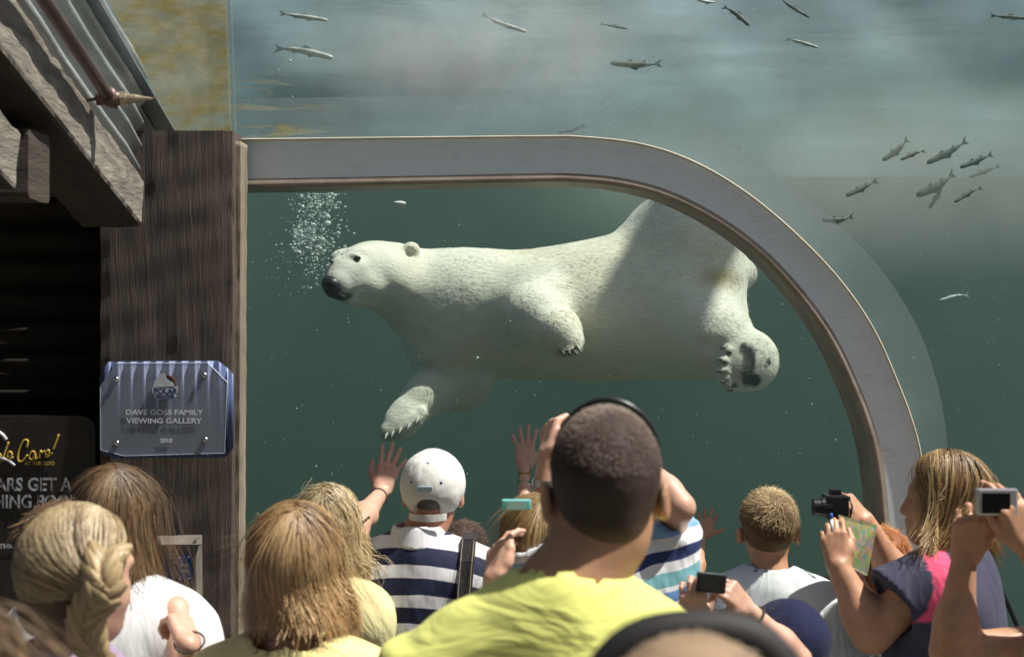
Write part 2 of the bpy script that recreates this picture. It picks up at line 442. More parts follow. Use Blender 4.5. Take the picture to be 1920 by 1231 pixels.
# toes: lumps
for (x, y, dd, q) in ((1362, 655, -.375, 11), (1356, 676, -.39, 11), (1356, 696, -.39, 11), (1361, 714, -.38, 11), (1374, 726, -.36, 11)):
    bell(x, y, dd, q * .9, q * .8, .024, 0, .016)
for (x, y, dd) in ((738, 812, -.27), (752, 806, -.285), (766, 799, -.29), (782, 788, -.28), (724, 816, -.25)):
    bcap((x + 10, y - 16, dd + .02), (x, y, dd), 10, 7, k=.02)
for (x, y, dd) in ((1084, 650, -.51), (1080, 656, -.53), (1070, 659, -.54), (1058, 659, -.54)):
    bcap((x - 9, y - 14, dd + .03), (x, y, dd), 10, 7, k=.01)
bv, bf = s.mesh(.0115, lambda X: .0025 * fbm(X, 22, 5, 2))
bn = vnormals(bv, bf)
def px_of(v): return CX + v[:, 0] * F / v[:, 1], CY - (v[:, 2] - EYE) * F / v[:, 1]
qx, qy = px_of(bv)
fur = np.array([.78, .755, .66]); bc = np.tile(fur, (len(bv), 1))
def blot(cx, cy, rx, ry, col, amt=1, soft=.5, front=True, ang=0):
    a = math.radians(ang); dx = (qx - cx) * math.cos(a) + (qy - cy) * math.sin(a); dy = -(qx - cx) * math.sin(a) + (qy - cy) * math.cos(a)
    d = np.sqrt((dx / rx) ** 2 + (dy / ry) ** 2); wt = np.clip((1 - d) / soft, 0, 1) * amt
    if front: wt = wt * (bn[:, 1] < .25)
    global bc
    bc = bc * (1 - wt[:, None]) + np.array(col) * wt[:, None]
mott = fbm(bv, 9, 2, 3)
bc *= (1 + .06 * mott)[:, None]; yl = np.clip(fbm(bv, 4, 17, 3) * .8, 0, 1)[:, None]; bc = bc * (1 - .5 * yl) + np.array([.80, .69, .44]) * .5 * yl
blot(640, 520, 48, 46, (.46, .46, .46), .55, .6)
blot(680, 505, 24, 22, (.30, .32, .34), .55, .9)
blot(652, 478, 20, 12, (.34, .35, .36), .6, .7, ang=25)
blot(1350, 520, 60, 26, (.46, .30, .10), .75, .9)
blot(664, 482, 14, 8, (.05, .05, .05), .95, .6, ang=15)
blot(621, 489, 7, 8, (.06, .06, .06), .8, .6)
blot(1403, 686, 15, 44, (.016, .016, .018), 1, .25, ang=8)
blot(1396, 655, 11, 16, (.016, .016, .018), 1, .3, ang=-10)
blot(1413, 712, 17, 15, (.016, .016, .018), 1, .3)
blot(1441, 679, 6, 9, (.03, .025, .02), 1, .4)
for (x, y) in ((1366, 661), (1360, 680), (1362, 697), (1366, 712), (1378, 723)): blot(x, y, 8, 6.5, (.016, .016, .018), 1, .3)
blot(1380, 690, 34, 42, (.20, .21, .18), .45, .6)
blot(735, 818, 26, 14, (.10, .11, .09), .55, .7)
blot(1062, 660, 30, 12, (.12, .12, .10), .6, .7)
blot(648, 557, 17, 7, (.03, .03, .035), .9, .5, ang=-18)
bear = thing('polar_bear', 'white polar bear swimming underwater behind the window, paw reaching down', 'bear', B(1000, 590))
t = NT('bear_fur'); at = t.n('ShaderNodeVertexColor'); at.layer_name = 'Col'; t.set(Roughness=.85)
t.b.inputs['Sheen Weight'].default_value = .3; t.l(at.outputs[0], t.b.inputs['Base Color'])
t.bump(t.noise(t.coord((.4, 1.2, 1.2)), 55, 6, .75, .5), .6, .010)
M_fur = t.m
mesh_obj('body', bv, bf, M_fur, bear, smooth=True, cols=bc)
# fur: short strands laid back along the body
ids = RNG.integers(0, len(bf), 44000); fq = bf[ids]
u = RNG.random((len(ids), 1)); u2 = RNG.random((len(ids), 1))
root = (bv[fq[:, 0]] * (1 - u) + bv[fq[:, 1]] * u) * (1 - u2) + (bv[fq[:, 3]] * (1 - u) + bv[fq[:, 2]] * u) * u2
nn = bn[fq[:, 0]]; cc = bc[fq[:, 0]]
keep = (nn[:, 1] < .4) & (cc.mean(1) > .25); root, nn, cc = root[keep], nn[keep], cc[keep]
fl = np.array([1., .0, -.35]) + .35 * np.stack([fbm(root, 7, q, 2) for q in (11, 12, 13)], 1)
px_r = CX + root[:, 0] * F / root[:, 1]; legl = (px_r < 930) & (root[:, 2] < 1.9 * 1)
fl[legl] = fl[legl] * .3 + np.array([-.5, 0, -1.])
tg = fl - (fl * nn).sum(1)[:, None] * nn; tg /= np.linalg.norm(tg, axis=1)[:, None] + 1e-9
L = RNG.uniform(.014, .032, len(root)) * np.where(px_r < 790, .45, 1)
ts = np.linspace(0, 1, 3)[None, :, None]
pth = root[:, None] + L[:, None, None] * (tg[:, None] * ts + nn[:, None] * (.22 * ts - .12 * ts ** 2)) - nn[:, None] * .002
sv, sf = strands(pth, np.full(len(root), .0037), np.repeat(nn[:, None], 3, 1), .15)
mesh_obj('fur', sv, sf, M_fur, bear, smooth=True, cols=np.repeat(cc * (RNG.uniform(.93, 1.05, (len(cc), 1)) + .07 * fbm(root, 45, 71, 1)[:, None]), 9, 0))
# nose, eyes, claws
M_nose = simple('bear_nose', (.012, .012, .014), .35, vary=.3, scale=40, bumpd=.003, bs=120)
s = SDF(); bell(622, 533, -.405, 19, 15, .04, -20, .02); bell(625, 545, -.40, 15, 12, .035, 0, .02); bell(634, 553, -.392, 16, 8, .03, -25, .015)
bell(617, 536, -.445, 4, 3, .02, 0, .006, op='s')
v, f = s.mesh(.004); mesh_obj('nose', v, f, M_nose, bear, smooth=True)
def surf(px, py, lift=0.0):
    x_, y_ = px_of(bv); m_ = (np.abs(x_ - px) < 5) & (np.abs(y_ - py) < 5)
    return P(px, py, (bv[m_, 1].min() if m_.any() else BD) - lift)
s = SDF(); s.ell(surf(670, 484, -.004), (r(6.5), .016, r(4.6))); v, f = s.mesh(.0022)
mesh_obj('eye', v, f, simple('bear_eye', (.02, .014, .01), .12), bear, smooth=True)
s = SDF(); s.ell(surf(622, 490, -.002), (r(4), .012, r(3))); v, f = s.mesh(.003)
mesh_obj('eye', v, f, bpy.data.materials['bear_eye'], bear, smooth=True)
M_claw = simple('bear_claw', (.36, .36, .32), .4, vary=.3)
M_clawd = simple('dark_claw', (.06, .055, .05), .4, vary=.3)
def claw(a, b, rr, mat):
    a = np.array(a); b = np.array(b); mid = (a + b) / 2 + np.array([0, -.008, .005]); m = MB(); m.tube([a, mid, b], [rr, rr * .7, rr * .12], 7); m.build('claw', mat, bear, smooth=True)
for (x, y, dd) in ((738, 808, -.29), (752, 802, -.305), (768, 794, -.31), (726, 812, -.26), (784, 783, -.30)):
    a_ = surf(x, y); claw(a_ + (0, .006, 0), a_ + (-.010, -.028, -.034), .0075, M_claw)
for (x, y, dd) in ((1084, 654, -.525), (1078, 660, -.545), (1068, 662, -.555), (1056, 662, -.555)):
    a_ = surf(x - 4, y - 4); claw(a_ + (0, .006, 0), a_ + (.014, -.022, -.022), .009, M_clawd)
for (x, y, dd) in ((1353, 652, -.34), (1347, 674, -.35), (1347, 696, -.35), (1352, 716, -.34), (1366, 731, -.32)):
    a_ = surf(x + 5, y); claw(a_ + (0, .006, 0), a_ + (-.020, -.012, -.004), .008, M_clawd)
# ================================================ POST, ROOF EDGE AND WALL ON THE LEFT
def wood_mat(name, lo, hi, grain=(1, 1, .06), scale=22, bumpd=.01, crack=True, rough=.85):
    t = NT(name); t.set(Roughness=rough); co = t.coord(grain)
    n1 = t.noise(co, scale, 8, .7, 1.2); n2 = t.noise(t.coord(), 3.5, 4, .6)
    c = t.ramp(n1, [(.30, lo), (.52, tuple((a + b) / 2 for a, b in zip(lo, hi))), (.72, hi)])
    c = t.mix(t.ramp(n2, [(.3, 0), (.75, .3)]), c, lo)
    ws = t.noise(t.coord(tuple(g * 1.6 for g in grain)), scale * 2.2, 6, .75, .6)
    c = t.mix(t.ramp(ws, [(.62, 0), (.78, .45)]), c, tuple(min(.6, h * 2.2) for h in hi))
    t.l(c, t.b.inputs['Base Color']); h = t.math('ADD', n1, t.math('MULTIPLY', ws, .7)); t.bump(h, .9, bumpd); return t.m
M_post = wood_mat('hewn_post_wood', (.045, .034, .028), (.17, .13, .105), bumpd=.012)
M_edge = wood_mat('sunlit_edge_wood', (.16, .13, .09), (.42, .36, .27), bumpd=.012)
DR = vn((-.03, 1, -.218))                      # the roof falls towards the pool
def hewn(c0, axis, L, w, h, seg, amp, seed, side, up):
    """rough-sawn timber: a box subdivided and chipped; c0 = centre of its end"""
    axis, side, up = vn(axis), vn(side), vn(up); V = []; n = seg; prof = []
    k = 12
    for a, b in (((-1, -1), (1, -1)), ((1, -1), (1, 1)), ((1, 1), (-1, 1)), ((-1, 1), (-1, -1))):
        for i in range(k): t_ = i / k; prof.append((a[0] + (b[0] - a[0]) * t_, a[1] + (b[1] - a[1]) * t_))
    prof = np.array(prof); m_ = len(prof)
    for i in range(n + 1):
        c = c0 + axis * L * i / n
        p = c + prof[:, :1] * w / 2 * side + prof[:, 1:] * h / 2 * up
        o = prof[:, :1] * side + prof[:, 1:] * up; o = o / np.linalg.norm(o, axis=1)[:, None]
        ed = (np.abs(prof).min(1) > .95) * 1.0
        d = amp * fbm(p, 9, seed, 3) * .6 + amp * .5 * fbm(p, 30, seed + 1, 2) - ed * amp * (1.2 + 1.6 * np.maximum(fbm(p, 22, seed + 2, 2), 0))
        V.append(p + o * d[:, None])
    V = np.vstack(V); i = (np.arange(n)[:, None] * m_ + np.arange(m_)[None]).ravel(); j = (np.arange(n)[:, None] * m_ + (np.arange(m_) + 1) % m_).ravel()
    Fs = [tuple(q) for q in np.stack([i, j, j + m_, i + m_], 1)] + [tuple(range(m_))[::-1], tuple(n * m_ + q for q in range(m_))]
    return V, Fs
xl, xr = P(181, 0, 4.6)[0], P(432, 0, 4.6)[0]; ztop = P(0, 246, 4.6)[2]
post = thing('timber_post', 'thick dark rough-hewn timber post at the left end of the pool window', 'post', ((xl + xr) / 2, 4.67, 0))
V, Fs = hewn(np.array([(xl + xr) / 2, 4.67, 0.002]), (0.004, 0, 1), ztop, xr - xl, .14, 170, .004, 3, (1, 0, 0), (0, 1, 0))
mesh_obj('shaft', V, Fs, M_post, post)
V, Fs = hewn(np.array([xr + .006, 4.695, 0.002]), (0.004, 0, 1), ztop - .03, .022, .11, 170, .003, 8, (1, 0, 0), (0, 1, 0))
mesh_obj('sunlit_edge', V, Fs, M_edge, post, smooth=True)  # paler wood strip: sunlight on the post's right side put into colour
# ---- hewn fascia timbers
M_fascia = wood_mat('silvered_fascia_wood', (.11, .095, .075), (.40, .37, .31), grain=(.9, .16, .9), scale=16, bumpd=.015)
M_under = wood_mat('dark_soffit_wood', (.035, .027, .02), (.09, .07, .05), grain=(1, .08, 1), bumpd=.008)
sd_ = np.array([1., .03, 0]); upv = vn(np.cross(sd_, DR))
upv = upv if upv[2] > 0 else -upv
def lowside(V, Fs):  # picks lower faces for the darker wood: underside shade put into colour
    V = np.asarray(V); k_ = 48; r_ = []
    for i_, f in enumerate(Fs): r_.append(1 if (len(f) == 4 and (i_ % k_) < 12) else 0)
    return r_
fas = thing('fascia_timber', 'long weathered fascia timber running from above down to the post', 'timber', P(265, 380, 4.45))
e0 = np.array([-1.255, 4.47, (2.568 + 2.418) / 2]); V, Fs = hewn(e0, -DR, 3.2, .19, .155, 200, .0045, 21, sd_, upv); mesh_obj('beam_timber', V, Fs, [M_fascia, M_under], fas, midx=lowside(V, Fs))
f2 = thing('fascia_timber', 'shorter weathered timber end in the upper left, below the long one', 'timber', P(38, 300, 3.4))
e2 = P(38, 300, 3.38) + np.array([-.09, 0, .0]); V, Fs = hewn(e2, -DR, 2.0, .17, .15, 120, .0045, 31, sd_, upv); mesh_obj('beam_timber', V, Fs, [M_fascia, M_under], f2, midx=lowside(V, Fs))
f3 = thing('cross_timber', 'dark cross timber under the roof between the two weathered timbers', 'timber', (-1.6, 3.6, 2.6))
V, Fs = hewn(np.array([-1.17, 3.52, 2.50]), (-1, 0, 0), 2.4, .16, .17, 30, .005, 41, (0, 1, 0), (0, 0, 1)); mesh_obj('beam_timber', V, Fs, M_under, f3)
# ---- corrugated fascia sheet above the timber
t = NT('galvanised_sheet'); t.set(Roughness=.42, Metallic=.35); co = t.coord((1, .35, 1))
t.l(t.ramp(t.noise(co, 9, 5, .6), [(.3, (.30, .33, .33)), (.7, (.55, .57, .55))]), t.b.inputs['Base Color']); t.bump(t.noise(co, 14, 3), .3, .02); M_galv = t.m
def corr(o0, du, nu, dv, Lv, nrm, amp, per, nv=2):
    """corrugated sheet: profile runs along du (length nu), ridges along dv"""
    k = int(nu / per * 12); V = []
    for j in range(nv):
        for i in range(k + 1):
            a = nu * i / k; V.append(o0 + du * a + dv * (Lv * j / (nv - 1)) + nrm * amp * math.cos(2 * math.pi * a / per))
    V = np.array(V); n0 = k + 1; Fs = [(j * n0 + i, j * n0 + i + 1, (j + 1) * n0 + i + 1, (j + 1) * n0 + i) for j in range(nv - 1) for i in range(k)]
    V2 = V - nrm * .003; N = len(V); F2 = [tuple(q + N for q in f[::-1]) for f in Fs]
    ed = [(i, i + N, i + 1 + N, i + 1) for i in range(k)] + [((nv - 1) * n0 + i, (nv - 1) * n0 + i + 1, (nv - 1) * n0 + i + 1 + N, (nv - 1) * n0 + i + N) for i in range(k)]
    return np.vstack([V, V2]), Fs + F2 + ed
sh = thing('corrugated_sheet', 'galvanised corrugated sheet above the weathered fascia timber', 'metal sheet', (-1.16, 4.45, 2.6))
V, Fs = corr(np.array([-1.185, 4.50, 2.53]), upv, .40, -DR, 3.3, np.array([1., 0, 0]), .013, .078, 16)
V[:, 0] += .012 * fbm(V, 5, 61, 2); mesh_obj('sheet', V, Fs, M_galv, sh, smooth=True)
fl = thing('roof_reflection', 'added blue-grey strip imitating the roof reflection in the acrylic wall', 'reflection strip', P(300, 245, 4.85))  # strip added in place of the corrugated roof's reflection in the acrylic
a = P(328, 246, 4.84); b = P(236, 246, 4.84); m = MB(); m.prism([a, b, b - DR * 3.2, a - DR * 3.2], (0, 0, .006)); 
m.build('strip', simple('reflection_grey', (.17, .21, .23), .35, metal=.3, vary=.35, scale=5), fl)
m = MB(); c_ = (a * .62 + b * .38) + np.array([0, 0, -.012]); d_ = (a * .45 + b * .55) + np.array([0, 0, -.012]); m.prism([c_, d_, d_ - DR * 3.2, c_ - DR * 3.2], (0, 0, .006)); m.build('reflection_band', M_galv, fl)  # paler band of the same built-in reflection
# ---- roof deck of planks, above the wall
roof = thing('plank_roof', 'dark plank roof deck over the corrugated wall', 'roof', (-2.4, 4.2, 2.6))
for i in range(9):
    x0 = -1.36 - .21 * i; m = MB(); c = np.array([x0 - .1, 4.85, 2.545 - .003 * (i % 3)]); Rr = np.stack([sd_ / np.linalg.norm(sd_), DR, upv], 1)
    m.box(c - DR * 1.9, (.099, 1.9, .012), Rr); m.build('plank', M_under, roof, bevel=.003)
V, Fs = corr(np.array([-1.34, 4.95, 2.63]), np.array([-1., 0, 0]), 2.2, -DR, 4.0, upv, .012, .08); mesh_obj('metal_roofing', V, Fs, M_galv, roof, smooth=True)
# ---- dark corrugated wall under the roof
wall = thing('corrugated_wall', 'dark corrugated metal wall under the plank roof', 'wall', (-2.3, 4.78, 0))
t = NT('dark_corrugated'); t.set(Roughness=.95, Metallic=0); t.b.inputs['Specular IOR Level'].default_value = .05; co = t.coord((.5, 1, 3))
t.l(t.ramp(t.noise(co, 3, 6, .6), [(.3, (.020, .018, .017)), (.55, (.05, .045, .038)), (.75, (.06, .048, .03))]), t.b.inputs['Base Color'])
V, Fs = corr(np.array([-1.3, 4.81, 0.0]), np.array([0, 0, 1.]), 2.55, np.array([-1., 0, 0]), 2.2, np.array([0, -1., 0]), .02, .105); mesh_obj('sheet', V, Fs, t.m, wall, smooth=True)
m = MB(); m.box((-1.25, 4.843, 1.358), (.085, .102, 1.356)); m.build('sun_block', M_under, wall)  # hidden block added behind the post to keep sun off the wall
# ---- brown water pipe with a brass nozzle
M_pipe = simple('painted_pipe', (.13, .075, .06), .4, vary=.2, scale=20, bumpd=.002); M_brass = simple('brass', (.45, .38, .26), .35, metal=.6)
pe = P(203, 180, 3.85); pipe = thing('water_pipe', 'brown pipe with an elbow and a small spray nozzle above the post', 'pipe', pe)
m = MB(); m.tube([pe - DR * 2.4, pe], .0172, 18); m.build('tube', M_pipe, pipe, smooth=True)
m = MB(); m.tube([pe - DR * .01, pe + DR * .025, pe + DR * .03 + (.02, 0, 0)], .024, 16); m.tube([pe + DR * .02 + (-.035, 0, .0), pe + DR * .02 + (.03, 0, .0)], .019, 14); m.build('elbow', M_pipe, pipe, smooth=True)
m = MB(); q = pe + DR * .02; m.tube([q + (.03, 0, .0), q + (.045, 0, .0)], .021, 6); m.tube([q + (.045, 0, .0), q + (.07, 0, .0), q + (.085, 0, 0), q + (.115, 0, 0)], [.014, .012, .008, .003], 12); m.build('nozzle', M_brass, pipe, smooth=False)
m = MB(); m.tube([q + (.118, 0, .002), q + (.13, 0, .006), q + (.145, 0, .004), q + (.142, 0, -.012)], .0016, 6); m.build('clip', M_brass, pipe)
m = MB(); m.tube([q + (-.03, 0, 0), q + (-.09, .02, -.002)], .005, 8); m.box(q + (-.085, .02, -.03), (.014, .012, .025)); m.build('bracket', M_under, pipe)
# ---- text helper
def text_mesh(body, size, loc, mat, parent, name='lettering', shear=0, extr=.0003, sx=1.0, align='LEFT', rotz=0, bold=0, rot=0):
    cu = bpy.data.curves.new('txt', 'FONT'); cu.body = body; cu.size = size; cu.shear = shear; cu.extrude = extr; cu.align_x = align; cu.offset = bold; cu.resolution_u = 3
    o = bpy.data.objects.new('txt', cu); COL.objects.link(o); dg = bpy.context.evaluated_depsgraph_get(); me = bpy.data.meshes.new_from_object(o.evaluated_get(dg)); bpy.data.objects.remove(o)
    n = len(me.vertices); co = np.zeros(n * 3); me.vertices.foreach_get('co', co); co = co.reshape(-1, 3)
    fs = [tuple(p.vertices) for p in me.polygons]; bpy.data.meshes.remove(me)
    c, s_ = math.cos(rot), math.sin(rot); x, y = co[:, 0] * sx, co[:, 1]
    v = np.stack([x * c - y * s_, -co[:, 2], x * s_ + y * c], 1) + np.asarray(loc)
    return mesh_obj(name, v, fs, mat, parent)
# ---- plaque
pq = 4.545
pl_ = thing('plaque', 'blue corrugated plaque with clear acrylic front plate naming the viewing gallery', 'plaque', P(312, 768, pq))
BK = [(203, 678), (410, 676), (437, 700), (439, 838), (422, 857), (211, 859), (189, 847), (185, 709)]
M_blue = simple('blue_sheet', (.09, .125, .25), .45, metal=.2, vary=.25, scale=6)
# corrugated backing: columns clipped by the outline
xs_ = np.linspace(185.5, 438.5, 150)
def yb(x, top): 
    return np.interp(x, [185, 203, 410, 437, 439], [709, 678, 676, 700, 702]) if top else np.interp(x, [185, 189, 211, 422, 439], [845, 847, 859, 857, 838])
V = []
for x in xs_:
    o = .007 * math.cos((x - 185) * 2 * math.pi / 24.0); a = P(x, yb(x, 1), pq); b = P(x, yb(x, 0), pq); V += [a + (0, o, 0), b + (0, o, 0)]
V = np.array(V); n = len(xs_); Fs = [(2 * i, 2 * i + 1, 2 * i + 3, 2 * i + 2) for i in range(n - 1)]; V2 = V + (0, .004, 0); N = len(V)
Fs2 = [tuple(q + N for q in f[::-1]) for f in Fs] + [(2 * i, 2 * i + 2, 2 * i + 2 + N, 2 * i + N) for i in range(n - 1)] + [(2 * i + 1, 2 * i + 1 + N, 2 * i + 3 + N, 2 * i + 3) for i in range(n - 1)]
mesh_obj('backing_sheet', np.vstack([V, V2]), Fs + Fs2, M_blue, pl_, smooth=True)
FR_ = [(219, 681), (390, 680), (426, 716), (421, 849), (233, 854), (189, 843), (188, 725)]
t = NT('frosted_plate'); t.t.nodes.remove(t.b); tr = t.n('ShaderNodeBsdfTransparent'); df = t.n('ShaderNodeBsdfPrincipled'); df.inputs['Base Color'].default_value = (.34, .38, .46, 1); df.inputs['Roughness'].default_value = .25
mx = t.n('ShaderNodeMixShader'); mx.inputs[0].default_value = .5; t.l(tr.outputs[0], mx.inputs[1]); t.l(df.outputs[0], mx.inputs[2]); t.l(mx.outputs[0], t.out.inputs['Surface'])
m = MB(); m.prism([P(x, y, pq - .022) for x, y in FR_][::-1], (0, .004, 0)); m.build('front_plate', t.m, pl_)
m = MB(); m.tube([P(x, y, pq - .0215) for x, y in FR_ + FR_[:1]], .0012, 4); m.build('plate_edge', simple('plate_edge', (.35, .42, .5), .3), pl_)
M_scr = simple('steel_screw', (.6, .6, .6), .25, metal=1)
for x, y in ((218, 711), (383, 703), (219, 830), (385, 824)):
    m = MB(); c = P(x, y, pq - .022); m.tube([c, c + (0, -.004, 0), c + (0, -.007, 0)], [.0095, .009, .004], 14); m.build('screw', M_scr, pl_, smooth=True)
M_txt = simple('white_print', (.80, .84, .88), .6, vary=.05)
yt = pq - .0245
def wtext(s_, x0, x1, yb_, hpx, mat, parent, d, **kw):
    """text fitted between two photo columns"""
    cu = bpy.data.curves.new('m', 'FONT'); cu.body = s_; cu.size = 1; o = bpy.data.objects.new('m', cu); COL.objects.link(o); bpy.context.view_layer.update(); wd = max(o.dimensions.x, .01); bpy.data.objects.remove(o)
    size = hpx * d / F / .70; W_ = (x1 - x0) * d / F; return text_mesh(s_, size, P(x0, yb_, d), mat, parent, sx=W_ / (wd * size), **kw)
wtext('DAVE GOSS FAMILY', 235, 379, 777, 9.5, M_txt, pl_, yt, bold=.0003); wtext('VIEWING GALLERY', 237, 378, 793, 9.5, M_txt, pl_, yt, bold=.0003); wtext('2010', 300, 322, 829, 7.5, M_txt, pl_, yt, bold=.0006)
def disc(cx, cy, rx, ry, d, a0=0, a1=2 * math.pi, n=28): return [P(cx + rx * math.cos(a), cy - ry * math.sin(a), d) for a in np.linspace(a0, a1, n, endpoint=(a1 - a0) < 6)]
m = MB(); m.prism(disc(311, 722, 20, 20, yt, -.2, math.pi + .2), (0, .0015, 0)); m.build('emblem', simple('emblem_orange', (.30, .12, .05), .6), pl_)
m = MB(); m.prism(disc(312, 722, 16.5, 17, yt - .002, -.2, math.pi + .2), (0, .0015, 0)); m.build('emblem', simple('emblem_black', (.015, .016, .03), .6), pl_)
bearpx = [(287, 724), (290, 714), (296, 709), (296, 703), (299, 700), (306, 699), (309, 702), (311, 708), (316, 713), (322, 716), (326, 720), (326, 727), (287, 727)]
m = MB(); m.prism([P(x, y, yt - .0035) for x, y in bearpx], (0, .0015, 0)); m.prism([P(x, y, yt - .0035) for x, y in ((285, 726), (333, 724), (332, 740), (327, 747), (291, 748), (286, 738))], (0, .0015, 0)); m.build('emblem', simple('emblem_white', (.62, .68, .74), .6), pl_)
M_db = simple('emblem_blue', (.05, .09, .20), .6)
wtext('POLAR', 288, 331, 738, 10, M_db, pl_, yt - .005, bold=.0015); wtext('FRONTIER', 292, 327, 746.5, 6, M_db, pl_, yt - .005, bold=.0008)
# ---- interpretive sign board
sg = thing('sign_board', 'dark printed sign board about the bears on the corrugated wall', 'sign', P(60, 1000, 4.62))
t = NT('sign_print'); t.set(Roughness=.5); t.l(t.ramp(t.noise(t.coord(), 9, 5, .6), [(.35, (.014, .011, .009)), (.6, (.030, .022, .018)), (.75, (.05, .036, .03))]), t.b.inputs['Base Color'])
poly = [(-260, 779), (150, 779), (166, 783), (176, 792), (179, 806), (179, 1420), (-260, 1420)]; m = MB(); m.prism([P(x, y, 4.62) for x, y in poly], (0, .02, 0)); m.build('board', t.m, sg); M_board = t.m
M_yel = simple('yellow_print', (.50, .36, .06), .6); M_gp = simple('grey_print', (.50, .51, .55), .6, vary=.35, scale=60)
ys = 4.617
def stroke(pts, rr, mat, name='lettering'): m = MB(); m.tube(spline([P(x, y, ys) for x, y in pts], len(pts) * 6), rr, 6); m.build(name, mat, sg, smooth=True)
w2 = .0035
stroke([(50, 838), (52, 826), (44, 826), (35, 845), (34, 862), (42, 864), (52, 852)], w2, M_yel)                  # C
stroke([(66, 848), (60, 846), (55, 856), (60, 861), (66, 850), (66, 860), (71, 857)], w2, M_yel)                # a
stroke([(74, 858), (76, 845), (79, 848), (84, 845)], w2, M_yel)                                                # r
stroke([(85, 852), (92, 849), (91, 843), (86, 848), (87, 856), (95, 852)], w2, M_yel)                            # e
stroke([(110, 814), (104, 830), (99, 842)], w2 * 1.1, M_yel); stroke([(97, 848), (96, 850)], w2 * 1.2, M_yel)   # !
stroke([(16, 828), (8, 850), (6, 862), (12, 860)], w2, M_yel); stroke([(14, 856), (22, 852), (19, 846), (14, 852), (16, 861), (25, 856)], w2, M_yel); stroke([(-6, 862), (-2, 850), (4, 858), (0, 866)], w2, M_yel)
stroke([(-8, 806), (4, 814), (12, 824)], .006, M_gp, 'ribbon'); stroke([(-4, 856), (14, 862), (28, 872)], .005, M_gp, 'ribbon')
wtext('AT THE ZOO', 46, 102, 871, 6.5, M_yel, sg, ys, bold=.0008)
wtext('ARS GET A', -8, 134, 919, 24, M_gp, sg, ys, bold=.0012); wtext('HING POOL', -12, 142, 951, 24, M_gp, sg, ys, bold=.0012)
wtext('THICK ACRYLIC', -2, 96, 1027, 8, M_gp, sg, ys, bold=.001)
# stencil bridges
for x, y in ((4, 907), (26, 907), (51, 905), (79, 907), (99, 907), (126, 907), (8, 939), (32, 939), (52, 939), (72, 939), (95, 939), (116, 939)): m = MB(); m.box(P(x, y, ys - .002), (.0016, .0008, .024)); m.build('stencil_bridge', M_board, sg)
# ---- leaflet box with blue notices on the post
lb = thing('leaflet_box', 'grey metal box with blue bear notices low on the post', 'box', P(330, 1231, 4.5)); M_lb = simple('box_metal', (.22, .20, .17), .5, metal=.3, vary=.3)
m = MB(); m.prism([P(292, 1003, 4.55), P(378, 1002, 4.55), P(378, 1020, 4.46), P(292, 1020, 4.46)], (0, .004, -.004)); m.prism([P(376, 1003, 4.56), P(379, 1003, 4.56), P(382, 1420, 4.56), P(379, 1420, 4.56)], (0, -.09, 0)); m.build('hood', M_lb, lb)
m = MB(); m.prism([P(292, 1022, 4.57), P(364, 1022, 4.57), P(366, 1420, 4.57), P(292, 1420, 4.57)], (0, .006, 0)); m.build('back_panel', simple('box_panel', (.10, .085, .07), .5), lb)
m = MB(); m.prism([P(290, 1040, 4.555), P(333, 1038, 4.555), P(333, 1090, 4.555), P(290, 1088, 4.555)], (0, .006, 0)); m.build('notice', simple('deep_blue', (.012, .045, .22), .4), lb)
m = MB(); m.prism([P(334, 1038, 4.55), P(359, 1036, 4.55), P(361, 1087, 4.55), P(334, 1091, 4.55)], (0, .006, 0)); m.build('notice', simple('bright_blue', (.02, .16, .60), .4), lb)
wtext('Bear', 340, 353, 1060, 5, M_txt, lb, 4.545, bold=.0008); wtext('Talk', 341, 352, 1072, 5, M_txt, lb, 4.545, bold=.0008)
for x, y in ((338, 1044), (354, 1043), (338, 1084), (355, 1083)):
    m = MB(); c = P(x, y, 4.548); m.tube([c, c + (0, -.003, 0)], .0035, 8); m.build('screw', M_scr, lb)
